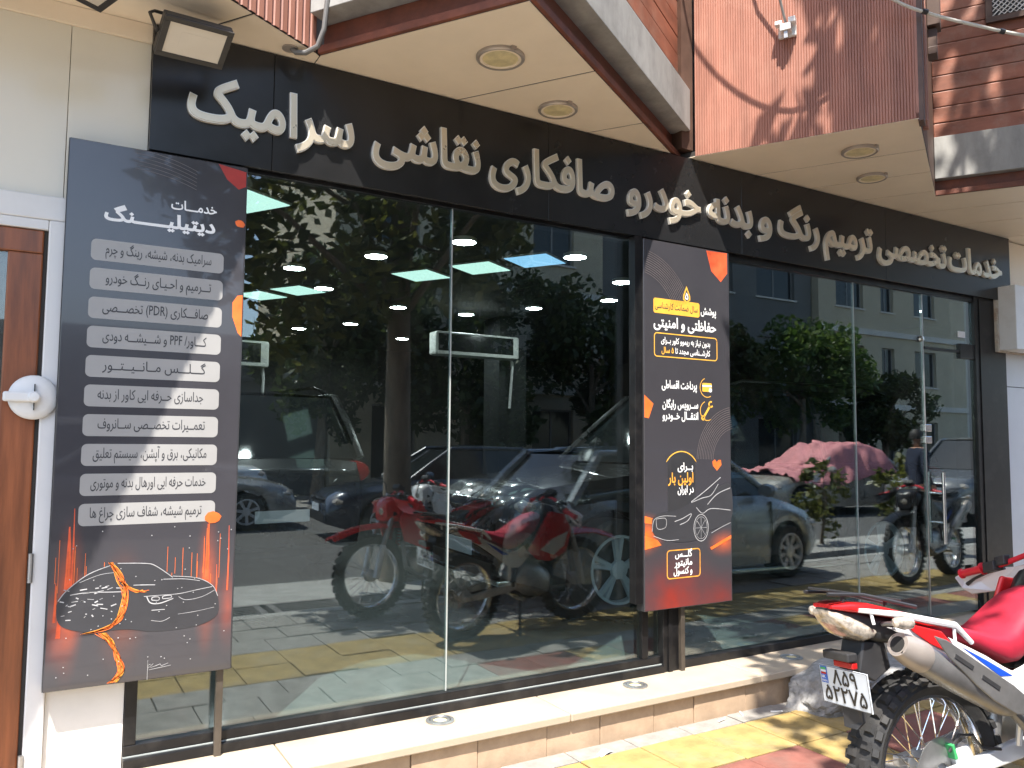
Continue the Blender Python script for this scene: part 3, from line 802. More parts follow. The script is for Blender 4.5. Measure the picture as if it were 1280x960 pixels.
printed(lb, strokes=arcs[::2], m='print_amber', y=-0.1030, name='printed_spark'); printed(lb, strokes=arcs[1::2], m='print_orange', y=-0.1034, name='printed_spark')
dots = [blob(rs_.uniform(.08, .73), rs_.uniform(.66, 1.25), .0025, .0025, 5, k) for k in range(60)]
printed(lb, dots, m='print_line', y=-0.1038, name='printed_dust')
printed(lb, strokes=[([(0.425, 0.68), (0.425, 0.71), (0.428, .69), (0.445, 0.705), (0.435, .69), (0.455, 0.695), (0.47, 0.70), (0.475, .692), (0.5, 0.70)], .002), ([(0.43, 0.682), (0.51, 0.69)], .0016), ([(0.424, 0.644), (0.424, 0.72)], .0014)], m='print_line', y=-0.1038, name='printed_signature')

cb = board('tall narrow board between the windows with gold badge and orange glow', 2.985, 3.668, 0.655, 2.79, (3.296,))
MB().box(2.93, 2.984, -0.09, -0.033, 0.70, 2.80).build('side_panel', 'frame_black', cb, world=True, bevel=0.002)
MB_SHEET(cb, 2.989, 3.664, 0.659, 1.9, 'board_print_red')
printed(cb, strokes=[(arc(2.93, 2.30, 0.30 + 0.013 * k, 78, 20, 18), 0.0022) for k in range(11)], m='print_faint', name='printed_swirl')
printed(cb, strokes=[(arc(3.72, 1.50, 0.20 + 0.013 * k, 100, 178, 18), 0.0022) for k in range(11)], m='print_faint', name='printed_swirl')
for s in (cb.children[-1], cb.children[-2]): pass
printed(cb, [[(3.48, 2.783), (3.655, 2.787), (3.655, 2.66), (3.60, 2.60), (3.52, 2.66)]], m='print_ember', name='printed_petal')
printed(cb, [[(2.987, 1.88), (3.055, 1.83), (3.02, 1.745), (2.987, 1.75)]], m='print_orange', name='printed_petal')
hp = [(3.552, 1.44), (3.59, 1.475), (3.585, 1.505), (3.565, 1.505), (3.552, 1.49), (3.535, 1.508), (3.515, 1.495), (3.52, 1.47)]
printed(cb, [hp], m='print_orange', name='printed_petal')
for gq in ([(2.987, 1.19), (3.10, 1.16), (3.09, 1.135), (2.987, 1.15)], [(2.987, 1.08), (3.08, 1.05), (3.11, 1.02), (2.987, 1.0)], [(3.49, 0.985), (3.665, 1.05), (3.665, 1.03), (3.50, .97)]):
    printed(cb, [gq], m='print_orange', y=Y2, name='printed_glow')
bd = MB(); bd.poly(rrect(3.058, 3.42, 2.362, 2.45, 0.014), Y1)
badge = bd.build('gold_badge', 'print_gold', cb, world=True)
lettering('سال ضمانت کارشناسی', 3.068, 3.405, 2.392, 0.036, Y2, m='print_dark', parent=badge, bold=0.012, res=2)
printed(badge, [[(3.316, 2.545), (3.345, 2.485), (3.345, 2.46), (3.316, 2.44), (3.288, 2.46), (3.288, 2.485)]], m='print_gold', y=Y2, name='printed_drop')
printed(badge, [[(3.316, 2.525), (3.336, 2.48), (3.334, 2.465), (3.316, 2.452), (3.299, 2.465), (3.297, 2.48)]], m='print_dark', y=Y3, name='printed_drop')
lettering('۵', 3.303, 3.329, 2.463, 0.042, Y4, m='print_white', parent=badge, bold=0.02)
lettering('پوشش', 3.43, 3.557, 2.386, 0.045, Y1, m='print_white', parent=cb, bold=0.02)
lettering('حفاظتی و امنیتی', 3.059, 3.556, 2.282, 0.062, Y1, m='print_white', parent=cb, bold=0.025)
def frame_stroke(par, x0, x1, z0, z1, r, w, m, name='printed_frame'):
    p = rrect(x0, x1, z0, z1, r); return printed(par, strokes=[(p + [p[0], p[1]], w)], m=m, name=name)
frame_stroke(cb, 3.064, 3.562, 2.108, 2.245, 0.02, 0.006, 'print_gold')
lettering('بدون نیاز به ریموو کاور بــرای', 3.115, 3.505, 2.190, 0.034, Y1, m='print_white', parent=cb, bold=0.022, res=2)
lettering('کارشــناسی مجدد تا', 3.225, 3.505, 2.132, 0.034, Y1, m='print_white', parent=cb, bold=0.022, res=2)
lettering('۵ سال', 3.118, 3.212, 2.132, 0.034, Y1, m='print_gold', parent=cb, bold=0.022, res=2)
lettering('پرداخت اقساطی', 3.118, 3.394, 1.925, 0.046, Y1, m='print_white', parent=cb, bold=0.025, res=2)
lettering('ســرویس رایگان', 3.123, 3.403, 1.812, 0.044, Y1, m='print_white', parent=cb, bold=0.025, res=2)
lettering('انتقــال خــودرو', 3.123, 3.403, 1.745, 0.044, Y1, m='print_white', parent=cb, bold=0.025, res=2)
printed(cb, strokes=[(arc(3.478, 1.94, 0.058, 110, 300, 20), .0045)], m='print_gold', name='printed_icon')
printed(cb, [rrect(3.437, 3.515, 1.915, 1.968, 0.008)], m='print_gold', y=Y2, name='printed_icon')
printed(cb, [rrect(3.437, 3.515, 1.945, 1.955, 0.002), blob(3.503, 1.925, .014, .014, 8, 3)], m='print_white', y=Y3, name='printed_icon')
printed(cb, strokes=[(arc(3.478, 1.80, 0.058, 110, 300, 20), .0045), ([(3.45, 1.765), (3.50, 1.83)], .014), (arc(3.507, 1.84, 0.016, 60, 330, 10), .010), (arc(3.443, 1.757, 0.012, 0, 360, 10), .008)], m='print_gold', name='printed_icon')
printed(cb, strokes=[(arc(3.267, 1.43, 0.135, 150, 30, 20, .93), [0.001] + [.006] * 19 + [.001])], m='print_gold', name='printed_arch')
printed(cb, [[(3.16, 1.50), (3.21, 1.54), (3.267, 1.552), (3.32, 1.54), (3.375, 1.50), (3.375, 1.2), (3.16, 1.2)]], m='board_edge', y=-0.1005, name='printed_panel')
lettering('بــرای', 3.237, 3.358, 1.448, 0.042, Y1, m='print_white', parent=cb, bold=0.025, res=2)
lettering('اولین بار', 3.163, 3.36, 1.375, 0.056, Y1, m='print_amber', parent=cb, bold=0.025, res=2)
lettering('در ایران', 3.236, 3.362, 1.315, 0.042, Y1, m='print_white', parent=cb, bold=0.025, res=2)
frame_stroke(cb, 3.153, 3.408, 0.825, 0.985, 0.02, 0.006, 'print_amber')
for s, zz, a in (('گلـــس', 0.945, 3.212), ('مانیتور', 0.895, 3.207), ('و کنسول', 0.848, 3.20)):
    lettering(s, a, 3.345, zz, 0.038, Y3, m='print_white', parent=cb, bold=0.025, res=2)
cd = smooth_line([(3.04, 1.17), (3.10, 1.20), (3.22, 1.215), (3.32, 1.25), (3.45, 1.31), (3.56, 1.345), (3.664, 1.35), (3.664, 1.14), (3.50, 1.09), (3.40, 1.04), (3.25, 1.03), (3.10, 1.06), (3.045, 1.10), (3.04, 1.17)])
printed(cb, [cd[:-1]], m='print_dark', y=Y3, name='printed_car')
ln = [(smooth_line(p), w) for p, w in [([(3.34, 1.26), (3.45, 1.32), (3.58, 1.40)], .005), ([(3.34, 1.255), (3.43, 1.28), (3.50, 1.295), (3.56, 1.36)], .004), ([(3.47, 1.24), (3.55, 1.30), (3.66, 1.335)], .005), ([(3.38, 1.225), (3.43, 1.19), (3.5, 1.215), (3.66, 1.20)], .004),
      ([(3.04, 1.10), (3.055, 1.165), (3.12, 1.185), (3.22, 1.18)], .003), ([(3.07, 1.17), (3.14, 1.17), (3.14, 1.12), (3.08, 1.115), (3.07, 1.17)], .003), ([(3.21, 1.15), (3.27, 1.165), (3.34, 1.19), (3.31, 1.15), (3.25, 1.13)], .004), ([(3.05, 1.075), (3.15, 1.045), (3.24, 1.045)], .003),
      ([(3.5, 1.07), (3.58, 1.10), (3.66, 1.125)], .003)]] + [(arc(3.417, 1.105, .058, 0, 360, 24, 1.35), .004), (arc(3.417, 1.105, .048, 0, 360, 24, 1.35), .002)] + [([(3.417, 1.105), (3.417 + .045 * math.cos(k * PI / 4), 1.105 + .06 * math.sin(k * PI / 4))], .002) for k in range(8)]
printed(cb, strokes=ln, m='print_line', y=Y4, name='printed_car_outline')

# ------------------------------------------------------------------ left pillar, left door
pl = thing('stone_pillar', 'cream panelled pillar between the wooden door and the shop window', 'pillar', (0.2, 0.1, G))
MB().box(0.0535, 0.352, -0.02, 0.3, 2.56, 3.28).build('wall_panel', 'pillar_panel', pl, bevel=0.0015, seg=1, world=True)
MB().box(-1.2, 0.0515, -0.02, 0.3, 2.56, 3.28).build('wall_panel', 'pillar_panel', pl, bevel=0.0015, seg=1, world=True)
MB().box(-1.2, 0.352, -0.035, 0.3, 3.2805, 3.358).build('cornice', 'soffit_cream', pl, world=True)
MB().box(0.075, 0.352, -0.02, 0.3, G - 0.02, 2.5595).build('wall_panel', 'pillar_white', pl, bevel=0.0015, seg=1, world=True)
wd = thing('wooden_door', 'reddish wooden door with glass pane in a white frame', 'door', (-0.5, 0, G))
for a, b, z0, z1, nm in ((0.008, 0.074, 0.12, 2.46, 'door_frame'), (-1.2, 0.074, 2.4605, 2.558, 'door_frame')):
    MB().box(a, b, -0.045, 0.08, z0, z1).build(nm, 'white_paint', wd, bevel=0.006, world=True)
MB().box(-1.2, 0.007, -0.04, 0.05, 2.42, 2.46).build('frame_step', 'white_paint', wd, bevel=0.004, world=True)
MB().box(-0.006, 0.0075, -0.02, 0.06, 0.12, 2.42).build('frame_seal', 'seam_dark', wd, world=True)
MB().box(-0.125, -0.0065, -0.028, 0.03, 0.12, 2.325).build('door_stile', 'door_wood', wd, bevel=0.006, world=True)
MB().box(-1.0, -0.0065, -0.0285, 0.03, 2.3255, 2.419).build('door_rail', 'door_wood', wd, bevel=0.006, world=True, xf=None)
MB().box(-1.0, -0.1255, -0.0285, 0.03, 0.12, 0.5).build('door_rail', 'door_wood', wd, bevel=0.006, world=True)
MB().box(-1.0, -0.1255, -0.006, 0.004, 0.501, 2.325).build('door_pane', 'door_pane', wd, world=True)
for zz in (1.05, 0.30):
    MB().tube([(0.004, -0.05, zz), (0.004, -0.05, zz + 0.11)], 0.009, 10).build('hinge', 'dull_steel', wd, smooth=True, world=True)
MB().box(-1.2, -0.08, 0.6, 0.62, 0.1, 2.5).build('room_wall', 'pillar_panel', wd, world=True)
# the round white fitting on the door frame
al = thing('alarm_dish', 'round white plastic fitting on the door frame beside the board', 'fitting', (-0.01, -0.05, 1.67))
MB().lathe([(0.0855, -0.0), (0.0855, -0.012), (0.080, -0.02), (0.055, -0.028), (0.0005, -0.032)], c=(-0.015, -0.047, 1.757), axis='Y', n=40).build('dish', 'white_plastic', al, smooth=True, world=True, angle=50)
MB().lathe([(0.021, -0.02), (0.021, -0.055), (0.016, -0.062), (0.0005, -0.064)], c=(-0.012, -0.05, 1.757), axis='Y', n=20).build('hub', 'white_plastic', al, smooth=True, world=True)
MB().box(-0.115, -0.02, -0.098, -0.075, 1.738, 1.776).build('arm', 'white_plastic', al, bevel=0.008, world=True)
for dz in (1, -1):
    MB().box(-0.014, -0.010, -0.092, -0.078, 1.757 + dz * 0.022, 1.757 + dz * 0.05).build('rib', 'plastic_black', al, world=True)
# right hand wall
rw = thing('white_wall', 'pale metal panel wall at the right end of the shop', 'wall', (8.2, 0.1, G))
for a, b in ((G - 0.02, 2.100), (2.106, 2.80), (2.806, 3.35)):
    MB().box(6.958 if b < 2.81 else 7.01, 9.4, -0.012, 0.3, a, b).build('wall_panel', 'alu_white' if b < 2.81 else 'soffit_cream', rw, bevel=0.0015, seg=1, world=True)
MB().box(6.96, 9.4, 0.0, 0.29, 2.0995, 2.1065).build('joint', 'seam_dark', rw, world=True)
MB().box(7.01, 9.4, 0.002, 0.29, 2.7995, 2.8065).build('joint', 'seam_dark', rw, world=True)
lx = thing('light_box', 'white projecting light box with rusty side on the right wall', 'light box', (7.25, -0.1, 2.38))
MB().box(6.80, 7.7, -0.20, -0.06, 2.39, 2.92).build('front_panel', 'white_plastic', lx, bevel=0.006, world=True)
MB().box(6.79, 7.71, -0.0595, -0.0125, 2.38, 2.93).build('rusty_case', 'rust', lx, bevel=0.004, world=True)

# ------------------------------------------------------------------ sawtooth storey above: soffits, beams, cladding
ZS = 3.36
T0a, T0b = Vector((-0.72, -1.20)), Vector((1.02, -0.15))
A1, B1, E1 = Vector((1.045, -0.14)), Vector((1.62, -1.03)), Vector((3.36, 0.02))
A2, B2, E2 = Vector((3.405, -0.09)), Vector((4.015, -1.156)), Vector((5.40, -0.40))
A3 = Vector((5.40, -0.40)); B3 = Vector((5.99, -1.37)); E3 = Vector((8.4, 0.0))
YB = 0.25
def clip(poly, n, d):
    out = []
    for i in range(len(poly)):
        p, q = poly[i], poly[(i + 1) % len(poly)]; a, b = p.dot(n) - d, q.dot(n) - d
        if a >= 0: out.append(p)
        if a * b < 0: out.append(p + (q - p) * (a / (a - b)))
    return out
def soffit(tooth, outline, sdir, cuts):
    n = Vector((-sdir.y, sdir.x)).normalized()
    if n.x < 0: n = -n
    ds = [-99] + [c.dot(n) for c in cuts] + [99]
    for d0, d1 in zip(ds[:-1], ds[1:]):
        p = clip(clip(outline, n, d0 + 0.006), -n, -(d1 - 0.006))
        if len(p) > 2:
            MB().prism([(q.x, q.y, ZS) for q in p], (0, 0, 0.003)).build('soffit_panel', 'soffit_cream', tooth, world=True)
    MB().prism([(q.x, q.y, ZS + 0.0036) for q in outline], (0, 0, 0.03)).build('soffit_backing', 'seam_dark', tooth, world=True)
def wall_prism(tooth, name, p, q, z0, z1, t, m, off=0.0, bev=0.003, world=True, ext0=0.0, ext1=0.0):
    """vertical slab along p->q, outer face off metres outside the line, t thick; outside is on the right of p->q"""
    d = (q - p).normalized(); n = Vector((d.y, -d.x)); a = p + n * off - d * ext0; b = q + n * off + d * ext1
    return MB().prism([(a.x, a.y, z0), (b.x, b.y, z0), (b.x - n.x * t, b.y - n.y * t, z0), (a.x - n.x * t, a.y - n.y * t, z0)], (0, 0, z1 - z0)).build(name, m, tooth, bevel=bev, world=True)
def flutes(tooth, p, q, z0, z1, pitch=0.03, dep=0.008):
    d = (q - p); L = d.length; d.normalize(); n = Vector((d.y, -d.x)); k = int(L / pitch); pr = []
    for i in range(k):
        s = i * pitch
        for u, h in ((0, 0), (pitch * .2, dep), (pitch * .8, dep), (pitch * .99, 0)): pr.append(p + d * (s + u) + n * h)
    pr.append(q.copy())
    mb = MB(); m = len(pr)
    mb.add([(v.x, v.y, z0) for v in pr] + [(v.x, v.y, z1) for v in pr], [(i, i + 1, m + i + 1, m + i) for i in range(m - 1)])
    return mb.build('fluted_cladding', 'fluted_maroon', tooth, world=True, kind='stuff')
ZT = 7.5
t0 = thing('building_bay', 'left bay above the sign corner with narrow maroon slats', 'bay', (-0.2, -0.2, ZS))
sd1 = (B1 - A1).normalized()
soffit(t0, [Vector((-1.4, YB)), Vector((-1.4, -1.6)), Vector((-0.95, -1.34)), T0b, Vector((1.04, -0.132)), Vector((1.04, YB))], sd1, [Vector((-0.2, 0)), Vector((0.47, 0.0))])
wall_prism(t0, 'slat_wall', Vector((-0.95, -1.34)), T0b, ZS + 0.04, ZT, 0.12, 'trim_brown', off=-0.001)
flutes(t0, Vector((-0.95, -1.34)), T0b, ZS + 0.004, ZT, 0.045, 0.012)
t1 = thing('building_bay', 'bay over the left window with grey concrete slab and brown beam', 'bay', (2.0, -0.4, ZS))
soffit(t1, [Vector((1.05, YB)), A1, B1, E1, Vector((3.36, YB))], sd1, [Vector((1.748, 0.025)), Vector((2.565, 0.04))])
for p, q, e0, e1 in ((A1, B1, 0, 0), (B1, E1, 0, 0)):
    wall_prism(t1, 'brown_beam', p, q, ZS + 0.0405, ZS + 0.15, 0.10, 'beam_brown', off=-0.02)
    wall_prism(t1, 'beam_flange', p, q, ZS + 0.003, ZS + 0.0395, 0.02, 'beam_brown', off=0.022)
    wall_prism(t1, 'concrete_slab', p, q, ZS + 0.151, ZS + 0.41, 0.30, 'concrete', off=0.10, ext0=-0.02 if p is A1 else 0.0, ext1=0.10 if p is A1 else -0.06)
for k in range(28):
    z0 = ZS + 0.412 + k * 0.115
    for p, q in ((A1, B1), (B1, E1)):
        wall_prism(t1, 'plank', p, q, z0, z0 + 0.112, 0.03, 'plank_brown', off=0.03 if k % 2 else 0.028, bev=0.004, ext1=0.03 if p is A1 else -0.03)
t2 = thing('building_bay', 'bay clad in sunlit maroon flutes with tree shadow', 'bay', (4.4, -0.4, ZS))
sd2 = (B2 - A2).normalized()
soffit(t2, [Vector((3.365, YB)), Vector((3.365, 0.0)), A2, B2, E2, Vector((5.40, YB))], sd2, [Vector((3.94, 0.03)), Vector((4.46, 0.03)), Vector((4.98, 0.03))])
wall_prism(t2, 'slat_wall', A2, B2, ZS + 0.04, ZT, 0.12, 'trim_brown', off=-0.002)
flutes(t2, A2, B2, ZS + 0.002, ZT, 0.015, 0.0045)
wall_prism(t2, 'side_wall', B2, E2, ZS + 0.003, ZT, 0.12, 'trim_brown', off=0.0)
wall_prism(t2, 'corner_trim', B2, E2, ZS - 0.012, ZT, 0.03, 'trim_brown', off=0.025, ext0=0.0, ext1=-1.48)
for s_ in (0.18, 0.30):
    dd = (E2 - B2).normalized()
    wall_prism(t2, 'vertical_trim', B2 + dd * s_, B2 + dd * (s_ + 0.04), ZS + 0.05, ZT, 0.03, 'fluted_maroon', off=0.03)
MB().box(3.31, 3.402, -0.075, 0.255, ZS + 0.042, ZT).build('corner_post', 'trim_brown', t2, world=True)
t3 = thing('building_bay', 'right bay with horizontal brown planks over a grey concrete slab', 'bay', (6.6, -0.4, ZS))
soffit(t3, [Vector((5.405, YB)), A3, B3, E3, Vector((8.4, YB))], (B3 - A3).normalized(), [Vector((5.62, 0.0)), Vector((6.2, 0.0)), Vector((6.9, 0.0))])
for p, q in ((A3, B3), (B3, E3)):
    wall_prism(t3, 'brown_beam', p, q, ZS + 0.0405, ZS + 0.11, 0.10, 'beam_brown', off=-0.0)
    wall_prism(t3, 'beam_flange', p, q, ZS + 0.003, ZS + 0.0395, 0.02, 'beam_brown', off=0.022)
    wall_prism(t3, 'concrete_slab', p, q, ZS + 0.111, ZS + 0.41, 0.30, 'concrete', off=0.06, ext1=0.06 if p is A3 else 0.0)
for k in range(28):
    z0 = ZS + 0.412 + k * 0.115
    for p, q in ((A3, B3), (B3, E3)):
        wall_prism(t3, 'plank', p, q, z0, z0 + 0.110, 0.03, 'plank_brown', off=0.012 if k % 2 else 0.009, bev=0.005, ext1=0.01 if p is A3 else 0)
MB().box(-1.4, 9.4, 0.26, 0.6, 3.0, 8.5).build('rear_wall', 'concrete', t3, world=True)
# downlights in the soffit
dl = None
for (x, y, r), lab in zip([(1.75, -0.57, 0.112), (2.292, -0.235, 0.105), (4.16, -0.69, 0.105), (4.644, -0.43, 0.095)],
                       ['larger round downlight in the cream soffit over the left bay corner', 'small pale round downlight in the cream soffit right of the first', 'round downlight in the soffit under the maroon bay, front one', 'faint round downlight in the soffit under the maroon bay, rear one']):
    t = thing('downlight', lab, 'downlight', (x, y, ZS - 0.012), group='round downlights in the soffit')
    s_ = r / 0.11
    MB().lathe([(0.11 * s_, 0.012), (0.11 * s_, 0.0), (0.103 * s_, -0.006), (0.094 * s_, -0.004)], n=40).build('trim_ring', 'muffler_tip', t, smooth=True)
    MB().lathe([(0.094 * s_, -0.002), (0.082 * s_, -0.003), (0.080 * s_, 0.004)], n=40).build('inner_ring', 'soffit_cream', t, smooth=True)
    MB().lathe([(0.080 * s_, 0.002), (0.05 * s_, 0.0), (0.0005, -0.001)], n=40).build('lens', 'lens_yellow', t, smooth=True)
    MB().box(-0.012, 0.012, -0.122 * s_, -0.104 * s_, -0.004, 0.0115).build('clip', 'muffler_tip', t)

# floodlights under the soffit
def floodlight(lab, c, rx, ry, rz):
    M = Matrix.Translation(c) @ Matrix.Rotation(rz, 4, 'Z') @ Matrix.Rotation(rx, 4, 'X') @ Matrix.Rotation(ry, 4, 'Y')
    t = thing('floodlight', lab, 'floodlight', mtx=M)
    MB().box(-0.135, 0.135, -0.088, 0.088, -0.006, 0.03).build('housing', 'flood_black', t, bevel=0.006)
    for k in range(9):
        MB().box(-0.10 + k * 0.025, -0.094 + k * 0.025, -0.07, 0.07, 0.0305, 0.048).build('cooling_fin', 'flood_black', t)
    fr = MB()
    fr.box(-0.135, 0.135, -0.088, -0.068, -0.014, -0.0065).box(-0.135, 0.135, 0.068, 0.088, -0.014, -0.0065).box(-0.135, -0.112, -0.0678, 0.0678, -0.014, -0.0065).box(0.112, 0.135, -0.0678, 0.0678, -0.014, -0.0065)
    fr.build('bezel', 'flood_black', t, bevel=0.001)
    MB().box(-0.1118, 0.1118, -0.0678, 0.0678, -0.010, -0.0066).build('lens', 'flood_lens', t)
    MB().box(-0.06, 0.06, -0.035, 0.035, -0.0112, -0.0102).build('led_field', 'lens_yellow' if False else 'flood_lens', t)
    br = MB(); br.tube([(-0.142, 0, 0.012), (-0.142, 0, 0.13), (-0.12, 0, 0.15), (0.12, 0, 0.15), (0.142, 0, 0.13), (0.142, 0, 0.012)], 0.007, 6)
    br.build('bracket', 'flood_black', t)
    return t
floodlight('black floodlight with pale lens under the soffit at the sign corner', (0.475, -0.33, 3.19), R(-34), R(-6), R(8))
floodlight('floodlight cut by the top left edge of the picture', (0.06, -0.56, 3.20), R(-12), R(0), R(30))
# conduit, cables, junction box
mb = MB(); mb.tube([(0.91, -0.15, 3.357), (0.925, -0.165, 3.335), (0.96, -0.20, 3.328), (1.0, -0.245, 3.35), (1.018, -0.275, 3.42), (1.022, -0.30, 3.55), (1.02, -0.32, 3.8), (1.0, -0.36, 4.5)], 0.012, 10)
cd_ = mb.build('conduit', 'cable_grey', smooth=True); tag(cd_, 'grey flexible conduit bending down into the soffit beside the beam', 'conduit')
mb = MB(); mb.lathe([(0.036, 0.006), (0.036, 0.0), (0.0005, -0.002)], n=20); mb.build('conduit_cover', 'muffler_tip', cd_, xf=Matrix.Translation(Vector((0.905, -0.145, 3.353)) - cd_.location))
cp = [(2.68, -0.60, 6.8), (2.92, -0.68, 5.6), (3.2, -0.80, 4.76), (3.5, -0.95, 4.22), (3.85, -1.13, 3.99), (4.02, -1.22, 3.92), (4.2, -1.32, 3.87), (4.47, -1.47, 3.81), (4.9, -1.7, 3.76), (5.6, -2.1, 3.75), (6.6, -2.6, 3.80)]
cp = [p_ for i in range(len(cp) - 1) for p_ in [tuple(0.5 * (2 * cp[i][d] + (cp[i + 1][d] - cp[max(i - 1, 0)][d]) * t + (2 * cp[max(i - 1, 0)][d] - 5 * cp[i][d] + 4 * cp[i + 1][d] - cp[min(i + 2, len(cp) - 1)][d]) * t * t + (3 * cp[i][d] - cp[max(i - 1, 0)][d] - 3 * cp[i + 1][d] + cp[min(i + 2, len(cp) - 1)][d]) * t ** 3) for d in range(3)) for t in (0, .2, .4, .6, .8)]] + [cp[-1]]
o = MB().tube(cp, 0.009, 8).build('overhead_cable', 'cable_white', smooth=True)
tag(o, 'white cable sagging across the top right corner', 'cable')
for c in ((4.0, -1.215, 3.925), (4.37, -1.415, 3.828)):
    MB().tube([Vector(c) + Vector((-0.012, 0.006, 0.003)), Vector(c) + Vector((0.012, -0.006, -0.003))], 0.014, 8).build('clip', 'plastic_black', o, xf=Matrix.Translation(-o.location))
n2 = Vector(((B2 - A2).normalized().y, -(B2 - A2).normalized().x)); d2 = (B2 - A2).normalized()
jb = thing('insulator_bracket', 'small white insulator block on the maroon flutes', 'insulator', (3.683, -0.575, 3.99))
def jbx(u0, u1, h0, h1, z0, z1, nm, m='white_plastic'):
    c = Vector((3.683, -0.575, 0)) + Vector((d2.x, d2.y, 0)) * (u0 + u1) / 2 + Vector((n2.x, n2.y, 0)) * (h0 + h1) / 2
    MB().obox((c.x, c.y, (z0 + z1) / 2), Vector((d2.x, d2.y, 0)) * (u1 - u0) / 2, Vector((n2.x, n2.y, 0)) * (h1 - h0) / 2, (0, 0, (z1 - z0) / 2)).build(nm, m, jb, bevel=0.003, world=True)
jbx(-0.05, 0.05, 0.006, 0.03, 3.97, 4.04, 'base_plate'); jbx(-0.03, 0.03, 0.0305, 0.09, 3.985, 4.025, 'block'); jbx(-0.06, -0.02, 0.04, 0.085, 4.0265, 4.05, 'clamp'); jbx(0.015, 0.055, 0.04, 0.085, 4.0265, 4.06, 'clamp'); jbx(-0.012, 0.012, 0.06, 0.08, 3.94, 3.9845, 'hook', 'dull_steel')
# wire running up from the insulator, and a drop bracket at the bay corner
w0 = Vector((3.683, -0.575, 4.03)) + Vector((n2.x, n2.y, 0)) * 0.06
o = MB().tube([w0, w0 + Vector((-0.15, 0.02, 0.5)), w0 + Vector((-0.45, -0.3, 1.6))], 0.008, 6).build('service_wire', 'cable_grey', smooth=True); tag(o, 'thin dark wire rising from the insulator on the flutes', 'wire')
kb = thing('wall_bracket', 'dark metal box bracket at the corner between maroon flutes and planks', 'bracket', (4.35, -1.0, 3.9))
dl3 = (E2 - B2).normalized(); n3 = Vector((dl3.y, -dl3.x))
def kbx(s, w, z0, z1, h, nm, m):
    c = B2 + dl3 * s + n3 * (0.031 + h / 2)
    MB().obox((c.x, c.y, (z0 + z1) / 2), Vector((dl3.x, dl3.y, 0)) * w / 2, Vector((n3.x, n3.y, 0)) * h / 2, (0, 0, (z1 - z0) / 2)).build(nm, m, kb, bevel=0.004, world=True)
kbx(0.45, 0.12, 4.05, 4.5, 0.07, 'box', 'trim_brown'); kbx(0.45, 0.06, 3.93, 4.045, 0.05, 'lug', 'trim_brown'); kbx(0.45, 0.10, 3.88, 3.927, 0.05, 'foot', 'trim_brown')
# vent grille on the planks
d4 = (B3 - A3).normalized(); n4 = Vector((d4.y, -d4.x))
vg = thing('vent_grille', 'white perforated vent grille in a brown frame on the planks', 'vent', (5.75, -0.98, 4.56))
def vpt(u, z, h): q = A3 + d4 * u + n4 * h; return Vector((q.x, q.y, z))
for u0, u1, z0, z1 in ((0.34, 0.98, 4.53, 4.57), (0.34, 0.98, 5.0, 5.04), (0.34, 0.38, 4.571, 4.999), (0.94, 0.98, 4.571, 4.999)):
    MB().obox(vpt((u0 + u1) / 2, (z0 + z1) / 2, 0.03), Vector((d4.x, d4.y, 0)) * (u1 - u0) / 2, Vector((n4.x, n4.y, 0)) * 0.015, (0, 0, (z1 - z0) / 2)).build('frame', 'trim_brown', vg, world=True)
MB().obox(vpt(0.66, 4.785, 0.022), Vector((d4.x, d4.y, 0)) * 0.28, Vector((n4.x, n4.y, 0)) * 0.003, (0, 0, 0.214)).build('mesh_back', 'plastic_black', vg, world=True)
mb = MB()
for k in range(-10, 14):
    for s in (-1, 1):
        u = 0.38 + k * 0.035
        a0, a1 = (u, u + 0.43) if s > 0 else (u + 0.43, u)
        p, q = (a0, 4.572), (a1, 4.998)
        t0_, t1_ = 0.0, 1.0
        du = a1 - a0
        for lim in (0.382, 0.938):
            pass
        lo, hi = sorted(((0.382 - a0) / du, (0.938 - a0) / du))
        t0_, t1_ = max(0, lo), min(1, hi)
        if t1_ - t0_ > 0.02:
            mb.tube([vpt(a0 + du * t0_, 4.572 + 0.426 * t0_, 0.03 + 0.003 * s), vpt(a0 + du * t1_, 4.572 + 0.426 * t1_, 0.03 + 0.003 * s)], 0.004, 4)
mb.build('mesh_wire', 'white_paint', vg, world=True, kind='stuff')

# ------------------------------------------------------------------ inside the shop
FI = 0.275; CI = 3.20
rm = thing('showroom', 'dark showroom interior behind the glass', 'interior', (3.6, 4.5, FI))
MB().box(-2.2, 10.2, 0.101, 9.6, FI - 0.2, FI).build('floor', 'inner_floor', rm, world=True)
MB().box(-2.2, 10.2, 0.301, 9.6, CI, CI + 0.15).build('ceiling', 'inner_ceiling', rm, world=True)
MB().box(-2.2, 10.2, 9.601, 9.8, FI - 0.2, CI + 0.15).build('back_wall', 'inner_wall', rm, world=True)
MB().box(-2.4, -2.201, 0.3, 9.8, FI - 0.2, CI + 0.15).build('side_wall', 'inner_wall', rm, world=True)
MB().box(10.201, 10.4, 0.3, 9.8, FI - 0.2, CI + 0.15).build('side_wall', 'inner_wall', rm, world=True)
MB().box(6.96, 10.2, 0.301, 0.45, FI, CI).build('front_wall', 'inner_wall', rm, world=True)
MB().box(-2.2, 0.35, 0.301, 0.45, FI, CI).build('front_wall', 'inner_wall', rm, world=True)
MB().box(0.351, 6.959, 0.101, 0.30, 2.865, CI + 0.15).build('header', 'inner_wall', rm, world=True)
for x, y in ((5.0, 5.1), (1.35, 5.2)):
    MB().box(x, x + 0.4, y, y + 0.4, FI, CI).build('column', 'inner_wall', rm, world=True)
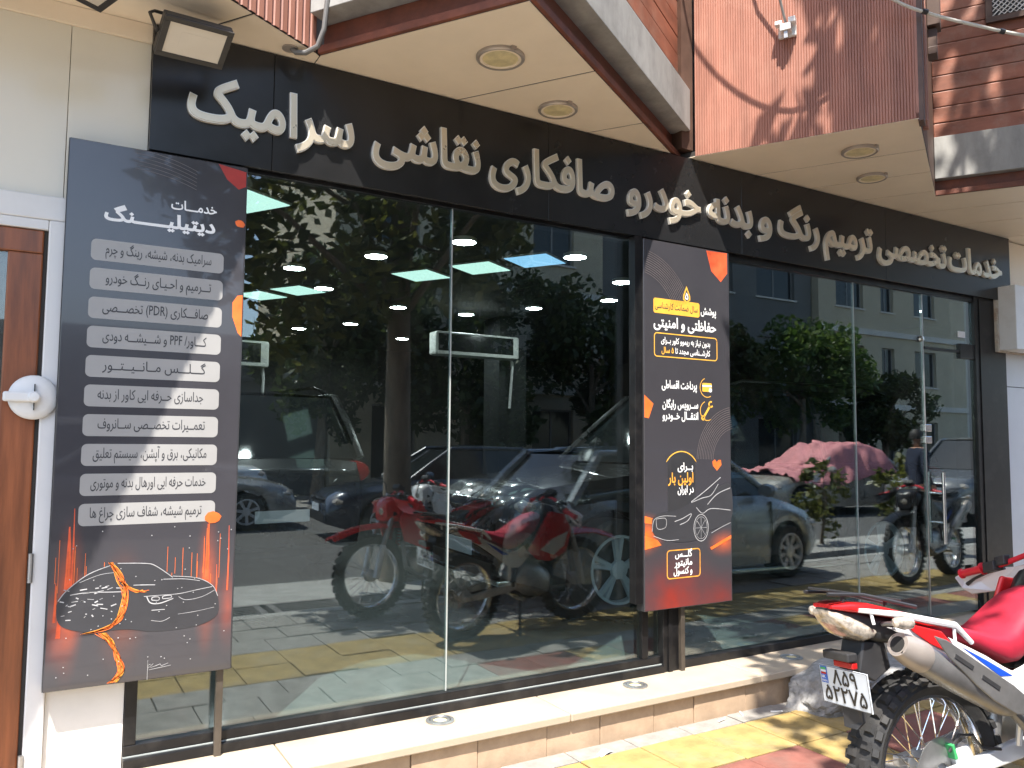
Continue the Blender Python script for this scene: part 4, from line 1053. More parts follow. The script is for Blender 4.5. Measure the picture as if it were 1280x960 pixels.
pls = [((3.10, 3.30), 'led_panel', 'square ceiling light panel, left of the three in a row'), ((3.42, 2.70), 'led_panel', 'square ceiling light panel, middle of the three in a row'), ((3.68, 2.18), 'led_panel_blue', 'bluish square ceiling light panel, right of the three in a row'),
       ((2.05, 5.25), 'led_panel', 'far square ceiling light panel on the left'), ((2.32, 4.72), 'led_panel', 'far square ceiling light panel nearer the pillar'), ((1.13, 1.75), 'led_panel', 'nearest square ceiling light panel beside the service board')]
ar = R(31)
for (x, y), m, lab in pls:
    t = thing('ceiling_panel', lab, 'ceiling light', (x, y, CI - 0.02), rotz=ar, group='square light panels in the showroom ceiling')
    MB().box(-0.21, 0.21, -0.21, 0.21, 0.004, 0.0195).build('panel_frame', 'white_plastic', t)
    MB().box(-0.2, 0.2, -0.2, 0.2, 0.0, 0.0035).build('diffuser', m, t)
ds = [(581, 298), (470, 316), (367, 331), (405, 357), (498, 381), (373, 408), (438, 402), (503, 421), (719, 317), (778, 349), (761, 372), (667, 382), (583, 390)]
dpos = [(2.83, 1.88), (2.42, 2.72), (1.96, 3.57), (2.49, 4.38), (3.59, 5.04), (3.11, 7.48), (3.57, 6.64), (4.76, 7.69), (3.86, 1.83), (4.86, 2.45), (5.36, 3.31), (4.95, 4.21), (4.50, 5.06)]
nm_ = ['large round ceiling lamp just right of the glass joint', 'round ceiling lamp in the reflected foliage, middle', 'round ceiling lamp in the reflected foliage, left', 'round ceiling lamp above the far square panels', 'round ceiling lamp right of the far square panels', 'small far round ceiling lamp on the left', 'small far round ceiling lamp, middle of three', 'small far round ceiling lamp left of the air conditioner',
       'round ceiling lamp right of the bluish panel', 'round ceiling lamp by the black window post, upper', 'round ceiling lamp by the black window post, lower', 'round ceiling lamp above the end of the air conditioner', 'round ceiling lamp above the air conditioner']
dproto = None
for (x, y), lab in zip(dpos, nm_):
    if dproto is None:
        t = thing('ceiling_lamp', lab, 'ceiling light', (x, y, CI - 0.035), group='round lamps in the showroom ceiling')
        MB().lathe([(0.0005, 0.0345), (0.095, 0.0345), (0.10, 0.03), (0.10, 0.004), (0.094, 0.0), (0.092, 0.004)], n=28).build('lamp_rim', 'white_plastic', t, smooth=True)
        MB().lathe([(0.092, 0.002), (0.0005, 0.0)], n=28).build('diffuser', 'led_disc', t)
        dproto = t
    else: copy_tree(dproto, Matrix.Translation((x, y, CI - 0.035)), lab)
for (x, y, z, w), lab in zip([(4.0, 4.86, 2.63, 1.15), (1.25, 4.96, 2.37, 0.85)], ['wall air conditioner with dark front in the middle of the showroom', 'wall air conditioner at the left beside the service board']):
    t = thing('air_conditioner', lab, 'air conditioner', (x, y, z), group='air conditioners in the showroom')
    MB().box(0, w, 0, 0.2, 0, 0.28).build('body', 'ac_body', t, bevel=0.025)
    MB().box(0.035, w - 0.09, -0.006, -0.0005, 0.05, 0.255).build('front_panel', 'ac_front', t, bevel=0.002)
    MB().box(0.03, w - 0.03, -0.008, 0.06, 0.008, 0.04).build('air_flap', 'ac_body', t, bevel=0.004)
    MB().tube([(w - 0.05, 0.1, 0.01), (w - 0.03, 0.12, -0.1), (w - 0.02, 0.2, -0.6)], 0.018, 8).build('hose', 'white_plastic', t, smooth=True)

# ------------------------------------------------------------------ cars
def lerp_tab(tab, x):
    if x <= tab[0][0]: return tab[0][1]
    for (a, fa), (b, fb) in zip(tab[:-1], tab[1:]):
        if x <= b:
            t = (x - a) / (b - a); t = t * t * (3 - 2 * t) if False else t
            return fa + (fb - fa) * t
    return tab[-1][1]
CAR = {
    'sedan': dict(L=4.5, W=1.78, H=1.47, wb=2.65, r=0.315, xw=0.95, xf=0.25, xr=-0.95, xb=-1.62, zb=0.93, zh=0.90, zt=0.98, nose=0.60, tail=0.72, spokes=7),
    'hatch': dict(L=3.9, W=1.68, H=1.45, wb=2.45, r=0.295, xw=1.0, xf=0.35, xr=-1.35, xb=-1.78, zb=0.93, zh=0.90, zt=0.93, nose=0.58, tail=0.80, spokes=8),
    'suv': dict(L=4.85, W=1.96, H=1.84, wb=2.90, r=0.375, xw=0.95, xf=0.30, xr=-1.95, xb=-2.25, zb=1.16, zh=1.10, zt=1.12, nose=0.84, tail=1.0, spokes=5),
    'pickup': dict(L=5.0, W=1.80, H=1.72, wb=3.0, r=0.36, xw=1.0, xf=0.40, xr=-0.35, xb=-0.62, zb=1.06, zh=1.0, zt=1.02, nose=0.75, tail=1.0, spokes=6),
}
def make_wheel(par, x, y, r, spokes, side):
    tw = 0.2 if r < 0.35 else 0.25
    rr_ = r * 0.70
    M = Matrix.Translation((x, y, r)) @ Matrix.Rotation(0 if side > 0 else PI, 4, 'Z')
    t = MB().lathe([(rr_, -tw / 2), (r * .93, -tw / 2), (r, -tw * .36), (r, tw * .36), (r * .93, tw / 2), (rr_, tw / 2), (rr_ - .01, tw / 2 - .03), (rr_ - .01, -tw / 2)], axis='Y', n=36).build('wheel', 'tyre', par, smooth=True, xf=M)
    mb = MB()
    mb.lathe([(rr_, tw / 2 - 0.002), (rr_ - 0.004, tw / 2 + 0.006), (rr_ - 0.022, tw / 2 + 0.004), (rr_ - 0.03, tw / 2 - 0.05)], axis='Y', n=36)
    mb.lathe([(0.075, tw / 2 - 0.03), (0.07, tw / 2 - 0.004), (0.0005, tw / 2 - 0.0)], axis='Y', n=18)
    for k in range(spokes):
        for off in ((-0.13, 0.13) if spokes == 5 else (0,)):
            a = 2 * PI * k / spokes + 0.3
            d = Vector((math.cos(a + off), 0, math.sin(a + off))); d0 = Vector((math.cos(a + off * .5), 0, math.sin(a + off * .5)))
            p = d0 * 0.05 + Vector((0, tw / 2 - 0.018, 0)); q = d * (rr_ - 0.018) + Vector((0, tw / 2 - 0.008, 0))
            n = Vector((-d.z, 0, d.x)); w = 0.026 if spokes == 5 else 0.03
            mb.add([p + n * w * .8 + Vector((0, -.02, 0)), p + n * w * .5, p - n * w * .5, p - n * w * .8 + Vector((0, -.02, 0)), q + n * w + Vector((0, -.025, 0)), q + n * w * .55, q - n * w * .55, q - n * w + Vector((0, -.025, 0))], [(0, 1, 5, 4), (1, 2, 6, 5), (2, 3, 7, 6)])
    mb.build('rim', 'alloy', t, smooth=True, xf=M)
    dk = MB().lathe([(rr_ - 0.03, tw / 2 - 0.055), (0.0005, tw / 2 - 0.06)], axis='Y', n=24); dk.build('brake_disc', 'grate_iron', t, xf=M)
    return t
def make_car(kind, paint, label, x, y, rotz, group=None, z=0.08, plate='plate_white'):
    P = CAR[kind]; L, W, H, r = P['L'], P['W'], P['H'], P['r']; hl = L / 2
    t = thing(kind + '_car' if kind != 'pickup' else 'pickup_truck', label, 'car' if kind not in ('suv', 'pickup') else ('suv' if kind == 'suv' else 'pickup'), (x, y, z), rotz, group)
    fx, rx = P['wb'] / 2 + 0.08, -P['wb'] / 2 + 0.08
    ra = r * 1.16
    top = [(-hl, P['tail']), (-hl + 0.06, P['tail'] + 0.12), (-hl + 0.16, P['zt'] - 0.02), (P['xb'], P['zt']), (P['xb'] + .3, P['zb'] + .02), (P['xw'] - .2, P['zb']), (P['xw'], P['zh'] + .02), (hl - 0.55, P['zh'] - 0.08), (hl - 0.2, P['nose'] + 0.13), (hl - 0.05, P['nose'] + 0.03), (hl, P['nose'] - 0.06)]
    xs = sorted(set([round(-hl + L * k / 44, 4) for k in range(45)] + [round(c + ra * math.cos(R(a)), 4) for c in (fx, rx) for a in range(0, 181, 12)] + [round(hl - d, 4) for d in (0.02, 0.06, 0.12)] + [round(-hl + d, 4) for d in (0.02, 0.06, 0.12)]))
    rings = []
    for xx in xs:
        e = abs(xx) / hl
        w = W / 2 * (1 - 0.05 * e ** 2 - 0.13 * max(0, (e - 0.80) / 0.2) ** 2.2)
        zl = 0.19 + (0.05 if kind in ('suv', 'pickup') else 0) + 0.10 * max(0, (e - 0.85) / 0.15)
        for c in (fx, rx):
            if abs(xx - c) < ra: zl = max(zl, r + math.sqrt(max(0, ra * ra - (xx - c) ** 2)))
        zt = lerp_tab(top, xx); zs = max(zl + 0.02, zt - 0.06)
        crown = 0.035 if (xx > P['xw'] or xx < P['xb']) else 0.0
        half = [(w * .95, zl), (w * .985, zl + (zs - zl) * .3), (w, zl + (zs - zl) * .62), (w * .985, zl + (zs - zl) * .85), (w * .955, zs), (w * .90, zt), (w * .55, zt + crown * .8), (0, zt + crown)]
        rings.append([Vector((xx, -a, b)) for a, b in half] + [Vector((xx, a, b)) for a, b in reversed(half[:-1])])
    body = MB().loft(rings, cap=True).build('body', paint, t, smooth=True, angle=42)
    # greenhouse
    wb_, wr_ = W / 2 * 0.89, W / 2 * 0.70
    zb, zr = P['zb'] - 0.005, H
    roof = []
    for k in range(9):
        f = k / 8; xx = P['xf'] + (P['xr'] - P['xf']) * f; zz = zr - 0.05 * (2 * f - 1) ** 2
        roof.append([Vector((xx, s * wr_, zz - 0.03 * abs(s) ** 4)) for s in (-1, -.8, -.4, 0, .4, .8, 1)])
    mb = MB().loft(roof, cap=False, closed=False); mb.loft([[p - Vector((0, 0, .05)) for p in q] for q in roof], cap=False, closed=False)
    mb.build('roof', paint, t, smooth=True)
    zre = zr - 0.08
    def gl(name, a, b, c, d, n=5, bul=0.03):
        rows_ = []
        for i in range(n):
            u = i / (n - 1)
            rows_.append([a.lerp(b, v / 6).lerp(d.lerp(c, v / 6), u) + Vector(((1 if name == 'windscreen' else -1 if name == 'rear_window' else 0) * bul * (1 - (v / 3 - 1) ** 2), 0, 0)) for v in range(7)])
        return MB().loft(rows_, cap=False, closed=False).build(name, 'car_glass', t, smooth=True)
    V = Vector
    gl('windscreen', V((P['xw'], -wb_ * .97, zb)), V((P['xw'], wb_ * .97, zb)), V((P['xf'], wr_, zre)), V((P['xf'], -wr_, zre)))
    gl('rear_window', V((P['xb'], -wb_ * .95, zb)), V((P['xb'], wb_ * .95, zb)), V((P['xr'], wr_, zre)), V((P['xr'], -wr_, zre)))
    xm = (P['xf'] + P['xr']) / 2 + 0.05
    for s in (-1, 1):
        yb_, yt_ = s * wb_, s * wr_ * 1.0
        MB().add([(P['xw'], yb_, zb), (xm, yb_, zb), (xm, yt_, zre), (P['xf'], yt_, zre)], [(0, 1, 2, 3)]).build('side_window', 'car_glass', t)
        MB().add([(xm, yb_, zb), (P['xb'], yb_, zb), (P['xr'], yt_, zre), (xm, yt_, zre)], [(0, 1, 2, 3)]).build('side_window', 'car_glass', t)
        for a, b, rad in ((V((P['xw'] + .04, yb_ * .985, zb)), V((P['xf'], yt_, zre + .02)), .032), (V((P['xb'] - .02, yb_ * .97, zb)), V((P['xr'], yt_, zre + .02)), .05), (V((P['xf'], yt_, zre + .02)), V((P['xr'], yt_, zre + .02)), .03)):
            MB().tube([a, a.lerp(b, .5) + V((0, s * .012, 0.01)), b], rad, 8).build('pillar', paint, t, smooth=True)
        MB().tube([V((xm, yb_ * 1.003, zb)), V((xm, yt_ * 1.005, zre))], .028, 6).build('pillar', 'plastic_black', t)
        mm = MB().lathe([(0.0005, -.05), (.06, -.045), (.075, 0), (.065, .05), (.0005, .07)], axis='X', n=12).build('wing_mirror', paint, t, smooth=True, xf=Matrix.Translation((P['xw'] - .22, s * (W / 2 + .07), zb + .07)) @ Matrix.Diagonal((1, 1.5, 1, 1)))
        for xx in (xm + .12, xm - .95 if kind != 'hatch' else xm - .8):
            MB().box(xx, xx + .17, s * W / 2 * .985 - .012, s * W / 2 * .985 + .016, zb - .17, zb - .14).build('door_handle', paint if kind != 'suv' else 'chrome', t, bevel=.006)
        for xx in (P['xw'] - .05, xm, P['xb'] + .42):
            MB().box(xx - .003, xx + .003, s * W / 2 * .955 - .002, s * W / 2 * .998, .36, zb - .06).build('door_gap', 'seam_dark', t)
        zl_ = P['nose'] + 0.0
        hm = MB().lathe([(0.0005, -.10), (.09, -.06), (.115, 0.02), (.09, .07), (.0005, .10)], axis='X', n=16).build('headlight', 'lamp_clear', t, smooth=True, xf=Matrix.Translation((hl - .24, s * W / 2 * .73, zl_ + .005)) @ Matrix.Rotation(s * -.55, 4, 'Z') @ Matrix.Diagonal((1.25, 1.75, .72, 1)))
        MB().lathe([(0.0005, -.06), (.10, -.03), (.11, 0.02), (.0005, .05)], axis='X', n=14).build('tail_light', 'lamp_red', t, smooth=True, xf=Matrix.Translation((-hl + .10, s * W / 2 * .78, P['tail'] + .02)) @ Matrix.Rotation(s * .4, 4, 'Z') @ Matrix.Diagonal((1, 1.4, 1.0, 1)))
        for cx in (fx, rx):
            make_wheel(t, cx, s * (W / 2 - .125), r, P['spokes'], s)
    wn_ = W / 2
    MB().obox((hl - .035, 0, P['nose'] - .02), (.03, 0, .01), (0, wn_ * .48, 0), (0, 0, .055)).build('grille', 'plastic_black', t, bevel=.01)
    MB().obox((hl - .02, 0, P['nose'] + .045), (.03, 0, 0), (0, wn_ * .5, 0), (0, 0, .01)).build('grille_bar', 'chrome', t, bevel=.004)
    MB().obox((hl - .055, 0, .36), (.06, 0, 0), (0, wn_ * .62, 0), (0, 0, .07)).build('lower_grille', 'plastic_black', t, bevel=.02)
    MB().obox((hl + .012, 0, .50), (.005, 0, 0), (0, .26, 0), (0, 0, .056)).build('number_plate', plate, t)
    MB().obox((-hl - .006, 0, .62), (.005, 0, 0), (0, .26, 0), (0, 0, .056)).build('number_plate', plate, t)
    MB().obox((0, 0, .25), (hl * .8, 0, 0), (0, W / 2 * .8, 0), (0, 0, .07)).build('underbody', 'plastic_black', t)
    if kind == 'suv':
        for s in (-1, 1):
            MB().tube([(P['xf'] - .1, s * wr_ * .93, zr - .01), (P['xf'] - .3, s * wr_ * .93, zr + .05), (P['xr'] + .4, s * wr_ * .93, zr + .05), (P['xr'] + .1, s * wr_ * .93, zr - .02)], .018, 8).build('roof_rail', 'chrome', t, smooth=True)
            MB().box(rx + ra, fx - ra, s * W / 2 * .95 - .06, s * W / 2 * .95 + .06, .27, .31).build('side_step', 'chrome', t, bevel=.012)
        MB().obox((hl - .02, 0, .30), (.06, 0, 0), (0, wn_ * .8, 0), (0, 0, .02)).build('bumper_lip', 'chrome', t, bevel=.01)
    if kind == 'pickup':
        MB().box(-hl + .1, P['xb'] - .08, -W / 2 * .86, W / 2 * .86, P['zt'] - .25, P['zt'] + .045).build('load_bed', 'plastic_black', t, bevel=.01)
        for s in (-1, 1):
            MB().tube([(-hl + .15, s * W / 2 * .88, P['zt']), (-hl + .15, s * W / 2 * .88, P['zt'] + .42), (P['xb'] - .15, s * W / 2 * .88, P['zt'] + .42), (P['xb'] - .15, s * W / 2 * .88, P['zt'])], .022, 8).build('bed_rail', 'plastic_black', t, smooth=True)
    return t
make_car('suv', 'car_black', 'black suv inside the shop with bright alloy front wheel', 5.42, 2.05, PI - R(4), z=FI)
make_car('suv', 'car_black', 'second dark suv deeper in the showroom behind the left window', 1.75, 6.3, R(96), z=FI)
make_car('sedan', 'car_silver', 'silver sedan reflected at the left edge of the window', 1.75, -11.2, R(4), group='cars standing on the street')
make_car('sedan', 'car_navy', 'dark blue sedan with bright headlights reflected left of the tree', 6.05, -8.5, PI + R(6), group='cars standing on the street')
make_car('suv', 'car_white', 'white suv reflected behind the silver sedan', 1.6, -14.0 + 0.6, R(2), group='cars standing on the street')
make_car('hatch', 'car_white', 'white hatchback reflected far across the street', 11.6, -12.6, PI + R(8), group='cars standing on the street')
make_car('hatch', 'car_bluegrey', 'blue grey hatchback reflected in the right window', 6.0, -3.3, R(-4), group='cars standing on the street', z=G)
tc_ = make_car('sedan', 'car_beige', 'pale sedan under a pink sheet reflected in the right window', 15.6, -8.6, R(186), group='cars standing on the street')
make_car('pickup', 'car_grey', 'grey pickup carrying wrapped bundles reflected by the door', 17.4, -6.0, R(176), group='cars standing on the street')
make_car('sedan', 'car_grey', 'dark grey sedan reflected farthest down the street', 23.5, -6.4, R(180), group='cars standing on the street')
# pink sheet over the front of the pale sedan
mb = MB(); nx, ny = 46, 34; P = CAR['sedan']
prof = [(-1.75, 0.99), (-1.5, 1.06), (-0.95, 1.41), (-0.5, 1.47), (0.25, 1.43), (0.6, 1.2), (0.98, 0.96), (1.7, 0.86), (2.1, 0.76)]
vs = []
for i in range(nx):
    for j in range(ny):
        xx = -1.55 + 3.3 * i / (nx - 1); v = -1 + 2 * j / (ny - 1)
        zt = lerp_tab(prof, xx) + 0.07
        zb = 0.98 if xx < 1.0 else 0.86
        zb = min(zb, zt)
        a = abs(v)
        if a < 0.62: y_ = a / 0.62 * 0.64; z_ = zt - 0.02 * (a / .62) ** 2
        else:
            u = (a - 0.62) / 0.38; y_ = 0.64 + 0.30 * min(1, u * 1.15); z_ = zt - (zt - zb + 0.28 + .12 * math.sin(xx * 3)) * u
        nn = noise.noise(Vector((xx * 3.2, v * 4.5, 1))) * 0.09 + noise.noise(Vector((xx * 5, v * 8, 4))) * 0.06 + abs(noise.noise(Vector((xx * 2 + v * 3, v * 2, 9)))) * 0.08
        vs.append((xx + nn * .5, math.copysign(y_ + max(0, nn), v), z_ + nn + 0.01))
mb.add(vs, [(i * ny + j, i * ny + j + 1, (i + 1) * ny + j + 1, (i + 1) * ny + j) for i in range(nx - 1) for j in range(ny - 1)])
o = mb.build('pink_sheet', 'tarp_pink', smooth=True, xf=ROOT[tc_.name], angle=180); tag(o, 'creased pink sheet draped over the pale sedan', 'sheet')
for k, (dx, lab) in enumerate([(-0.95, 'wrapped white and pink bundle at the tail of the pickup load'), (-1.65 + .15, 'wrapped white and pink bundle in the middle of the pickup load'), (-2.05, 'wrapped white and pink bundle at the front of the pickup load')]):
    bm = bmesh.new(); bmesh.ops.create_icosphere(bm, subdivisions=4, radius=1)
    for v in bm.verts:
        p = v.co.copy(); f = 1 + 0.14 * noise.noise(p * 1.8 + Vector((k * 5, 0, 0))) + 0.06 * noise.noise(p * 6)
        v.co = Vector((p.x * .42, p.y * .80, max(-0.8, p.z) * .36)) * f
    for f in bm.faces: f.smooth = True
    me = bpy.data.meshes.new('wrapped_bundle'); bm.to_mesh(me); bm.free(); me.materials.append(MATS['wrap_plastic'])
    o = bpy.data.objects.new('wrapped_bundle', me); col.objects.link(o); o.location = (17.4 - dx - 0.1 * k, -6.0, 1.46 + 0.02 * k + (.1 if k == 1 else 0)); o.rotation_euler = (0, 0, 0.2 * k)
    tag(o, lab, 'bundle', 'wrapped bundles on the pickup')

# ------------------------------------------------------------------ motorcycles (x forward, y left, z up, origin under the rear axle)
def bike_matrix(x, y, z, heading, lean):
    return Matrix.Translation((x, y, z)) @ Matrix.Rotation(heading, 4, 'Z') @ Matrix.Rotation(-lean, 4, 'X')
def moto_wheel(par, c, r, wd, knob=True, steer=0.0, nspoke=36):
    M = Matrix.Translation(c) @ Matrix.Rotation(steer, 4, 'Z')
    ri = r - 0.085
    prof = [(ri, -wd * .30), (ri + .02, -wd * .42), (r - .045, -wd * .50), (r - .02, -wd * .42), (r - .010, -wd * .2), (r - .008, 0), (r - .010, wd * .2), (r - .02, wd * .42), (r - .045, wd * .50), (ri + .02, wd * .42), (ri, wd * .30), (ri - .006, 0)]
    t = MB().lathe(prof + [prof[0]], axis='Y', n=56).build('wheel', 'tyre', par, smooth=True, xf=M)
    if knob:
        mb = MB(); n = 34
        for k in range(n):
            for row, (yy, rr2, ln_, hw, tilt) in enumerate(((-.22, r - .012, .018, .12, 0), (.22, r - .012, .018, .12, 0), (-.44, r - .026, .016, .09, .7), (.44, r - .026, .016, .09, -.7))):
                a = 2 * PI * (k + (0.5 if row % 2 else 0) + (.25 if row > 1 else 0)) / n
                rad = Vector((math.cos(a), 0, math.sin(a))); tan = Vector((-math.sin(a), 0, math.cos(a)))
                ax = Vector((0, 1, 0)); nrm = (rad * math.cos(tilt) - ax * math.sin(tilt) * (1 if yy < 0 else 1)).normalized()
                if yy > 0: nrm = (rad * math.cos(tilt) + ax * math.sin(abs(tilt))).normalized()
                else: nrm = (rad * math.cos(tilt) - ax * math.sin(abs(tilt))).normalized()
                side_ = tan.cross(nrm).normalized()
                cc = rad * rr2 + ax * (yy * wd)
                sz = 1 + 0.12 * ((k * 7 + row * 3) % 5 - 2) / 2
                # tapered block
                b4 = [cc + tan * a1 * ln_ * sz + side_ * b1 * wd * hw * 1.15 for a1, b1 in ((-1, -1), (1, -1), (1, 1), (-1, 1))]
                t4 = [cc + nrm * .016 + tan * a1 * ln_ * .78 * sz + side_ * b1 * wd * hw * .9 for a1, b1 in ((-1, -1), (1, -1), (1, 1), (-1, 1))]
                mb.add(b4 + t4, [(4, 5, 6, 7), (0, 1, 5, 4), (1, 2, 6, 5), (2, 3, 7, 6), (3, 0, 4, 7)])
        mb.build('tread_block', 'tyre', t, xf=M, kind='stuff')
    rm_ = MB().lathe([(ri + .006, -wd * .30), (ri + .010, -wd * .34), (ri - .004, -wd * .33), (ri - .016, -wd * .12), (ri - .018, 0), (ri - .016, wd * .12), (ri - .004, wd * .33), (ri + .010, wd * .34), (ri + .006, wd * .30)], axis='Y', n=56)
    rm_.build('rim', 'chrome', t, smooth=True, xf=M)
    sp = MB()
    for k in range(nspoke):
        a = 2 * PI * k / nspoke; s = 1 if k % 2 else -1; off = (0.55 if (k // 2) % 2 else -0.55)
        p = Vector((math.cos(a + off) * .045, s * wd * .26, math.sin(a + off) * .045)); q = Vector((math.cos(a) * (ri - .012), s * wd * .06, math.sin(a) * (ri - .012)))
        sp.tube([p, q], .0022, 5, cap=False)
    sp.build('spoke', 'chrome', t, xf=M, kind='stuff')
    MB().lathe([(.0005, -wd * .45), (.03, -wd * .45), (.032, -wd * .32), (.052, -wd * .3), (.052, -wd * .22), (.03, -wd * .15), (.03, wd * .15), (.052, wd * .22), (.052, wd * .3), (.032, wd * .32), (.03, wd * .45), (.0005, wd * .45)], axis='Y', n=24).build('hub', 'alloy', t, smooth=True, xf=M)
    return t
def side_panel(par, pts, v, th, m, name, bulge=0.0, both=True, bev=0.004):
    for s in ((-1, 1) if both else (-1,)):
        P = [(p[0], s * v, p[1]) for p in pts]
        MB().prism(P, (0, s * th, 0)).build(name, m, par, bevel=bev)
def sec_loft(par, secs, m, name, n=12, sq=0.8, smooth=True):
    """secs: (u, halfwidth, zlow, zhigh)"""
    rings = []
    for u, w, z0, z1 in secs:
        ring = []
        for k in range(n):
            a = 2 * PI * k / n; c, s = math.cos(a), math.sin(a)
            c = math.copysign(abs(c) ** sq, c); s = math.copysign(abs(s) ** sq, s)
            ring.append(Vector((u, w * c, (z0 + z1) / 2 + (z1 - z0) / 2 * s)))
        rings.append(ring)
    return MB().loft(rings).build(name, m, par, smooth=smooth, angle=50)
def make_bike(label, M, cat='motorcycle', group=None, plate=True):
    t = thing('motorcycle', label, cat, mtx=M, group=group)
    moto_wheel(t, (0, 0, .33), .335, .125)
    # rear brake and swing arm
    MB().lathe([(.030, -.068), (.118, -.068), (.118, -.064), (.030, -.064), (.030, -.068)], c=(0, 0, .33), axis='Y', n=40).build('brake_disc', 'dull_steel', t, smooth=False)
    cal = MB().obox((.085, -.075, .375), (.04, 0, .012), (0, .02, 0), (-.012, 0, .032)).build('brake_caliper', 'alloy', t, bevel=.008)
    MB().obox((.035, -.082, .40), (.006, 0, .002), (0, .016, 0), (-.006, 0, .025)).build('caliper_clip', 'plate_green', cal, bevel=.002)
    for s in (-1, 1):
        MB().loft([[Vector((u, s * (.098 + d), z + e)) for d, e in ((-.014, -h), (.014, -h), (.014, h), (-.014, h))] for u, z, h in ((-.045, .33, .018), (.06, .335, .024), (.2, .352, .03), (.36, .372, .034), (.44, .39, .03))]).build('swing_arm', 'alloy', t, bevel=.006)
    MB().tube([(0, -.13, .33), (0, .13, .33)], .012, 12).build('axle', 'dull_steel', t, smooth=True)
    MB().tube([(.02, -.085, .40), (.06, -.10, .455), (.12, -.105, .45), (.16, -.105, .40), (.25, -.11, .385)], .0055, 8).build('brake_hose', 'plastic_black', t, smooth=True)
    MB().tube([(.30, -.03, .36), (.34, -.03, .52), (.37, -.02, .66)], [.03, .034, .03], 12).build('rear_shock', 'dull_steel', t, smooth=True)
    # frame, engine
    for s in (-1, 1):
        MB().tube([(.40, s * .10, .38), (.42, s * .11, .55), (.50, s * .10, .72), (.72, s * .07, .92), (.80, s * .03, .95)], .018, 8).build('frame_tube', 'plastic_black', t, smooth=True)
        MB().tube([(.80, s * .03, .88), (.86, s * .06, .60), (.80, s * .09, .34), (.58, s * .10, .28), (.40, s * .10, .34)], .017, 8).build('frame_tube', 'plastic_black', t, smooth=True)
        MB().tube([(.42, s * .10, .55), (.10, s * .09, .73), (-.20, s * .06, .82)], .012, 8).build('sub_frame', 'plastic_black', t, smooth=True)
        MB().tube([(.34, s * .115, .39), (.335, s * .135, .47), (.33, s * .14, .56)], .012, 8).build('peg_bracket', 'alloy', t, smooth=True)
        MB().tube([(.42, s * .11, .30), (.43, s * .22, .30)], .013, 8).build('foot_peg', 'dull_steel', t, smooth=True)
    sec_loft(t, [(.44, .09, .30, .50), (.50, .13, .26, .56), (.66, .14, .25, .54), (.78, .11, .28, .48), (.83, .06, .32, .44)], 'dull_steel', 'engine_case', n=16, sq=.6)
    for k in range(6):
        MB().obox((.70 + .005 * k, 0, .555 + .028 * k), (.075, 0, .012), (0, .085, 0), (-.001, 0, .006)).build('cooling_fin', 'dull_steel', t, bevel=.002)
    MB().obox((.71, 0, .62), (.055, 0, .008), (0, .06, 0), (-.01, 0, .09)).build('cylinder', 'grate_iron', t, bevel=.01)
    MB().tube([(.76, -.06, .66), (.88, -.10, .60), (.88, -.13, .40), (.74, -.15, .30), (.50, -.155, .33), (.36, -.16, .44), (.24, -.165, .545)], .021, 10).build('exhaust_pipe', 'muffler', t, smooth=True)
    # muffler with tip and heat shield
    ca, cb_ = Vector((.26, -.165, .535)), Vector((-.272, -.172, .806)); ax = (cb_ - ca).normalized()
    rg = lambda f, rad: (ca.lerp(cb_, f), rad)
    prof = [(0, .024), (.06, .040), (.16, .050), (.5, .054), (.78, .053), (.80, .052)]
    mu = MB().tube([rg(f, 0)[0] for f, _ in prof], [q for _, q in prof], 20).build('muffler', 'muffler', t, smooth=True)
    MB().tube([ca.lerp(cb_, f) for f in (.80, .81, .90, .97, 1.0, 1.002, .99)], [.052, .055, .053, .046, .041, .034, .029], 20, cap=False).build('muffler_tip', 'muffler_tip', mu, smooth=True)
    MB().tube([ca.lerp(cb_, f) for f in (.99, 1.004, 1.006)], [.028, .028, .001], 18).build('muffler_outlet', 'channel_dark', mu, smooth=True)
    sh = [(-.16, .832), (-.10, .812), (.05, .722), (.20, .635), (.335, .535), (.30, .522), (.20, .535), (.10, .590), (.02, .650), (-.10, .755)]
    MB().prism([(a, -.220, b) for a, b in sh], (0, -.008, 0)).build('heat_shield', 'muffler', mu, bevel=.004)
    for a, b in ((-.035, .735), (.085, .655)):
        MB().obox((a, -.2295, b), (.040, 0, -.024), (0, .0015, 0), (.004, 0, .006)).build('shield_slot', 'plastic_black', mu)
    # tail: black under-tail, red top, clear lamp, indicators
    sec_loft(t, [(-.43, .03, .905, .922), (-.38, .045, .872, .915), (-.30, .055, .815, .905), (-.24, .07, .79, .885), (-.20, .080, .785, .878), (-.05, .085, .775, .845), (.12, .09, .745, .80)], 'plastic_black', 'under_tail', n=16, sq=.55)
    rt = [(-.425, .045, .918, .934), (-.36, .072, .905, .940), (-.28, .088, .893, .933), (-.18, .098, .872, .908), (-.07, .105, .840, .880), (.06, .11, .81, .846)]
    sec_loft(t, rt, 'moto_red', 'tail_cowl', n=16, sq=.5)
    sec_loft(t, [(-.435, .038, .893, .915), (-.40, .062, .858, .908), (-.36, .078, .822, .894), (-.31, .082, .800, .872), (-.275, .078, .806, .852), (-.255, .07, .82, .842)], 'lamp_clear', 'tail_lamp', n=20, sq=.6)
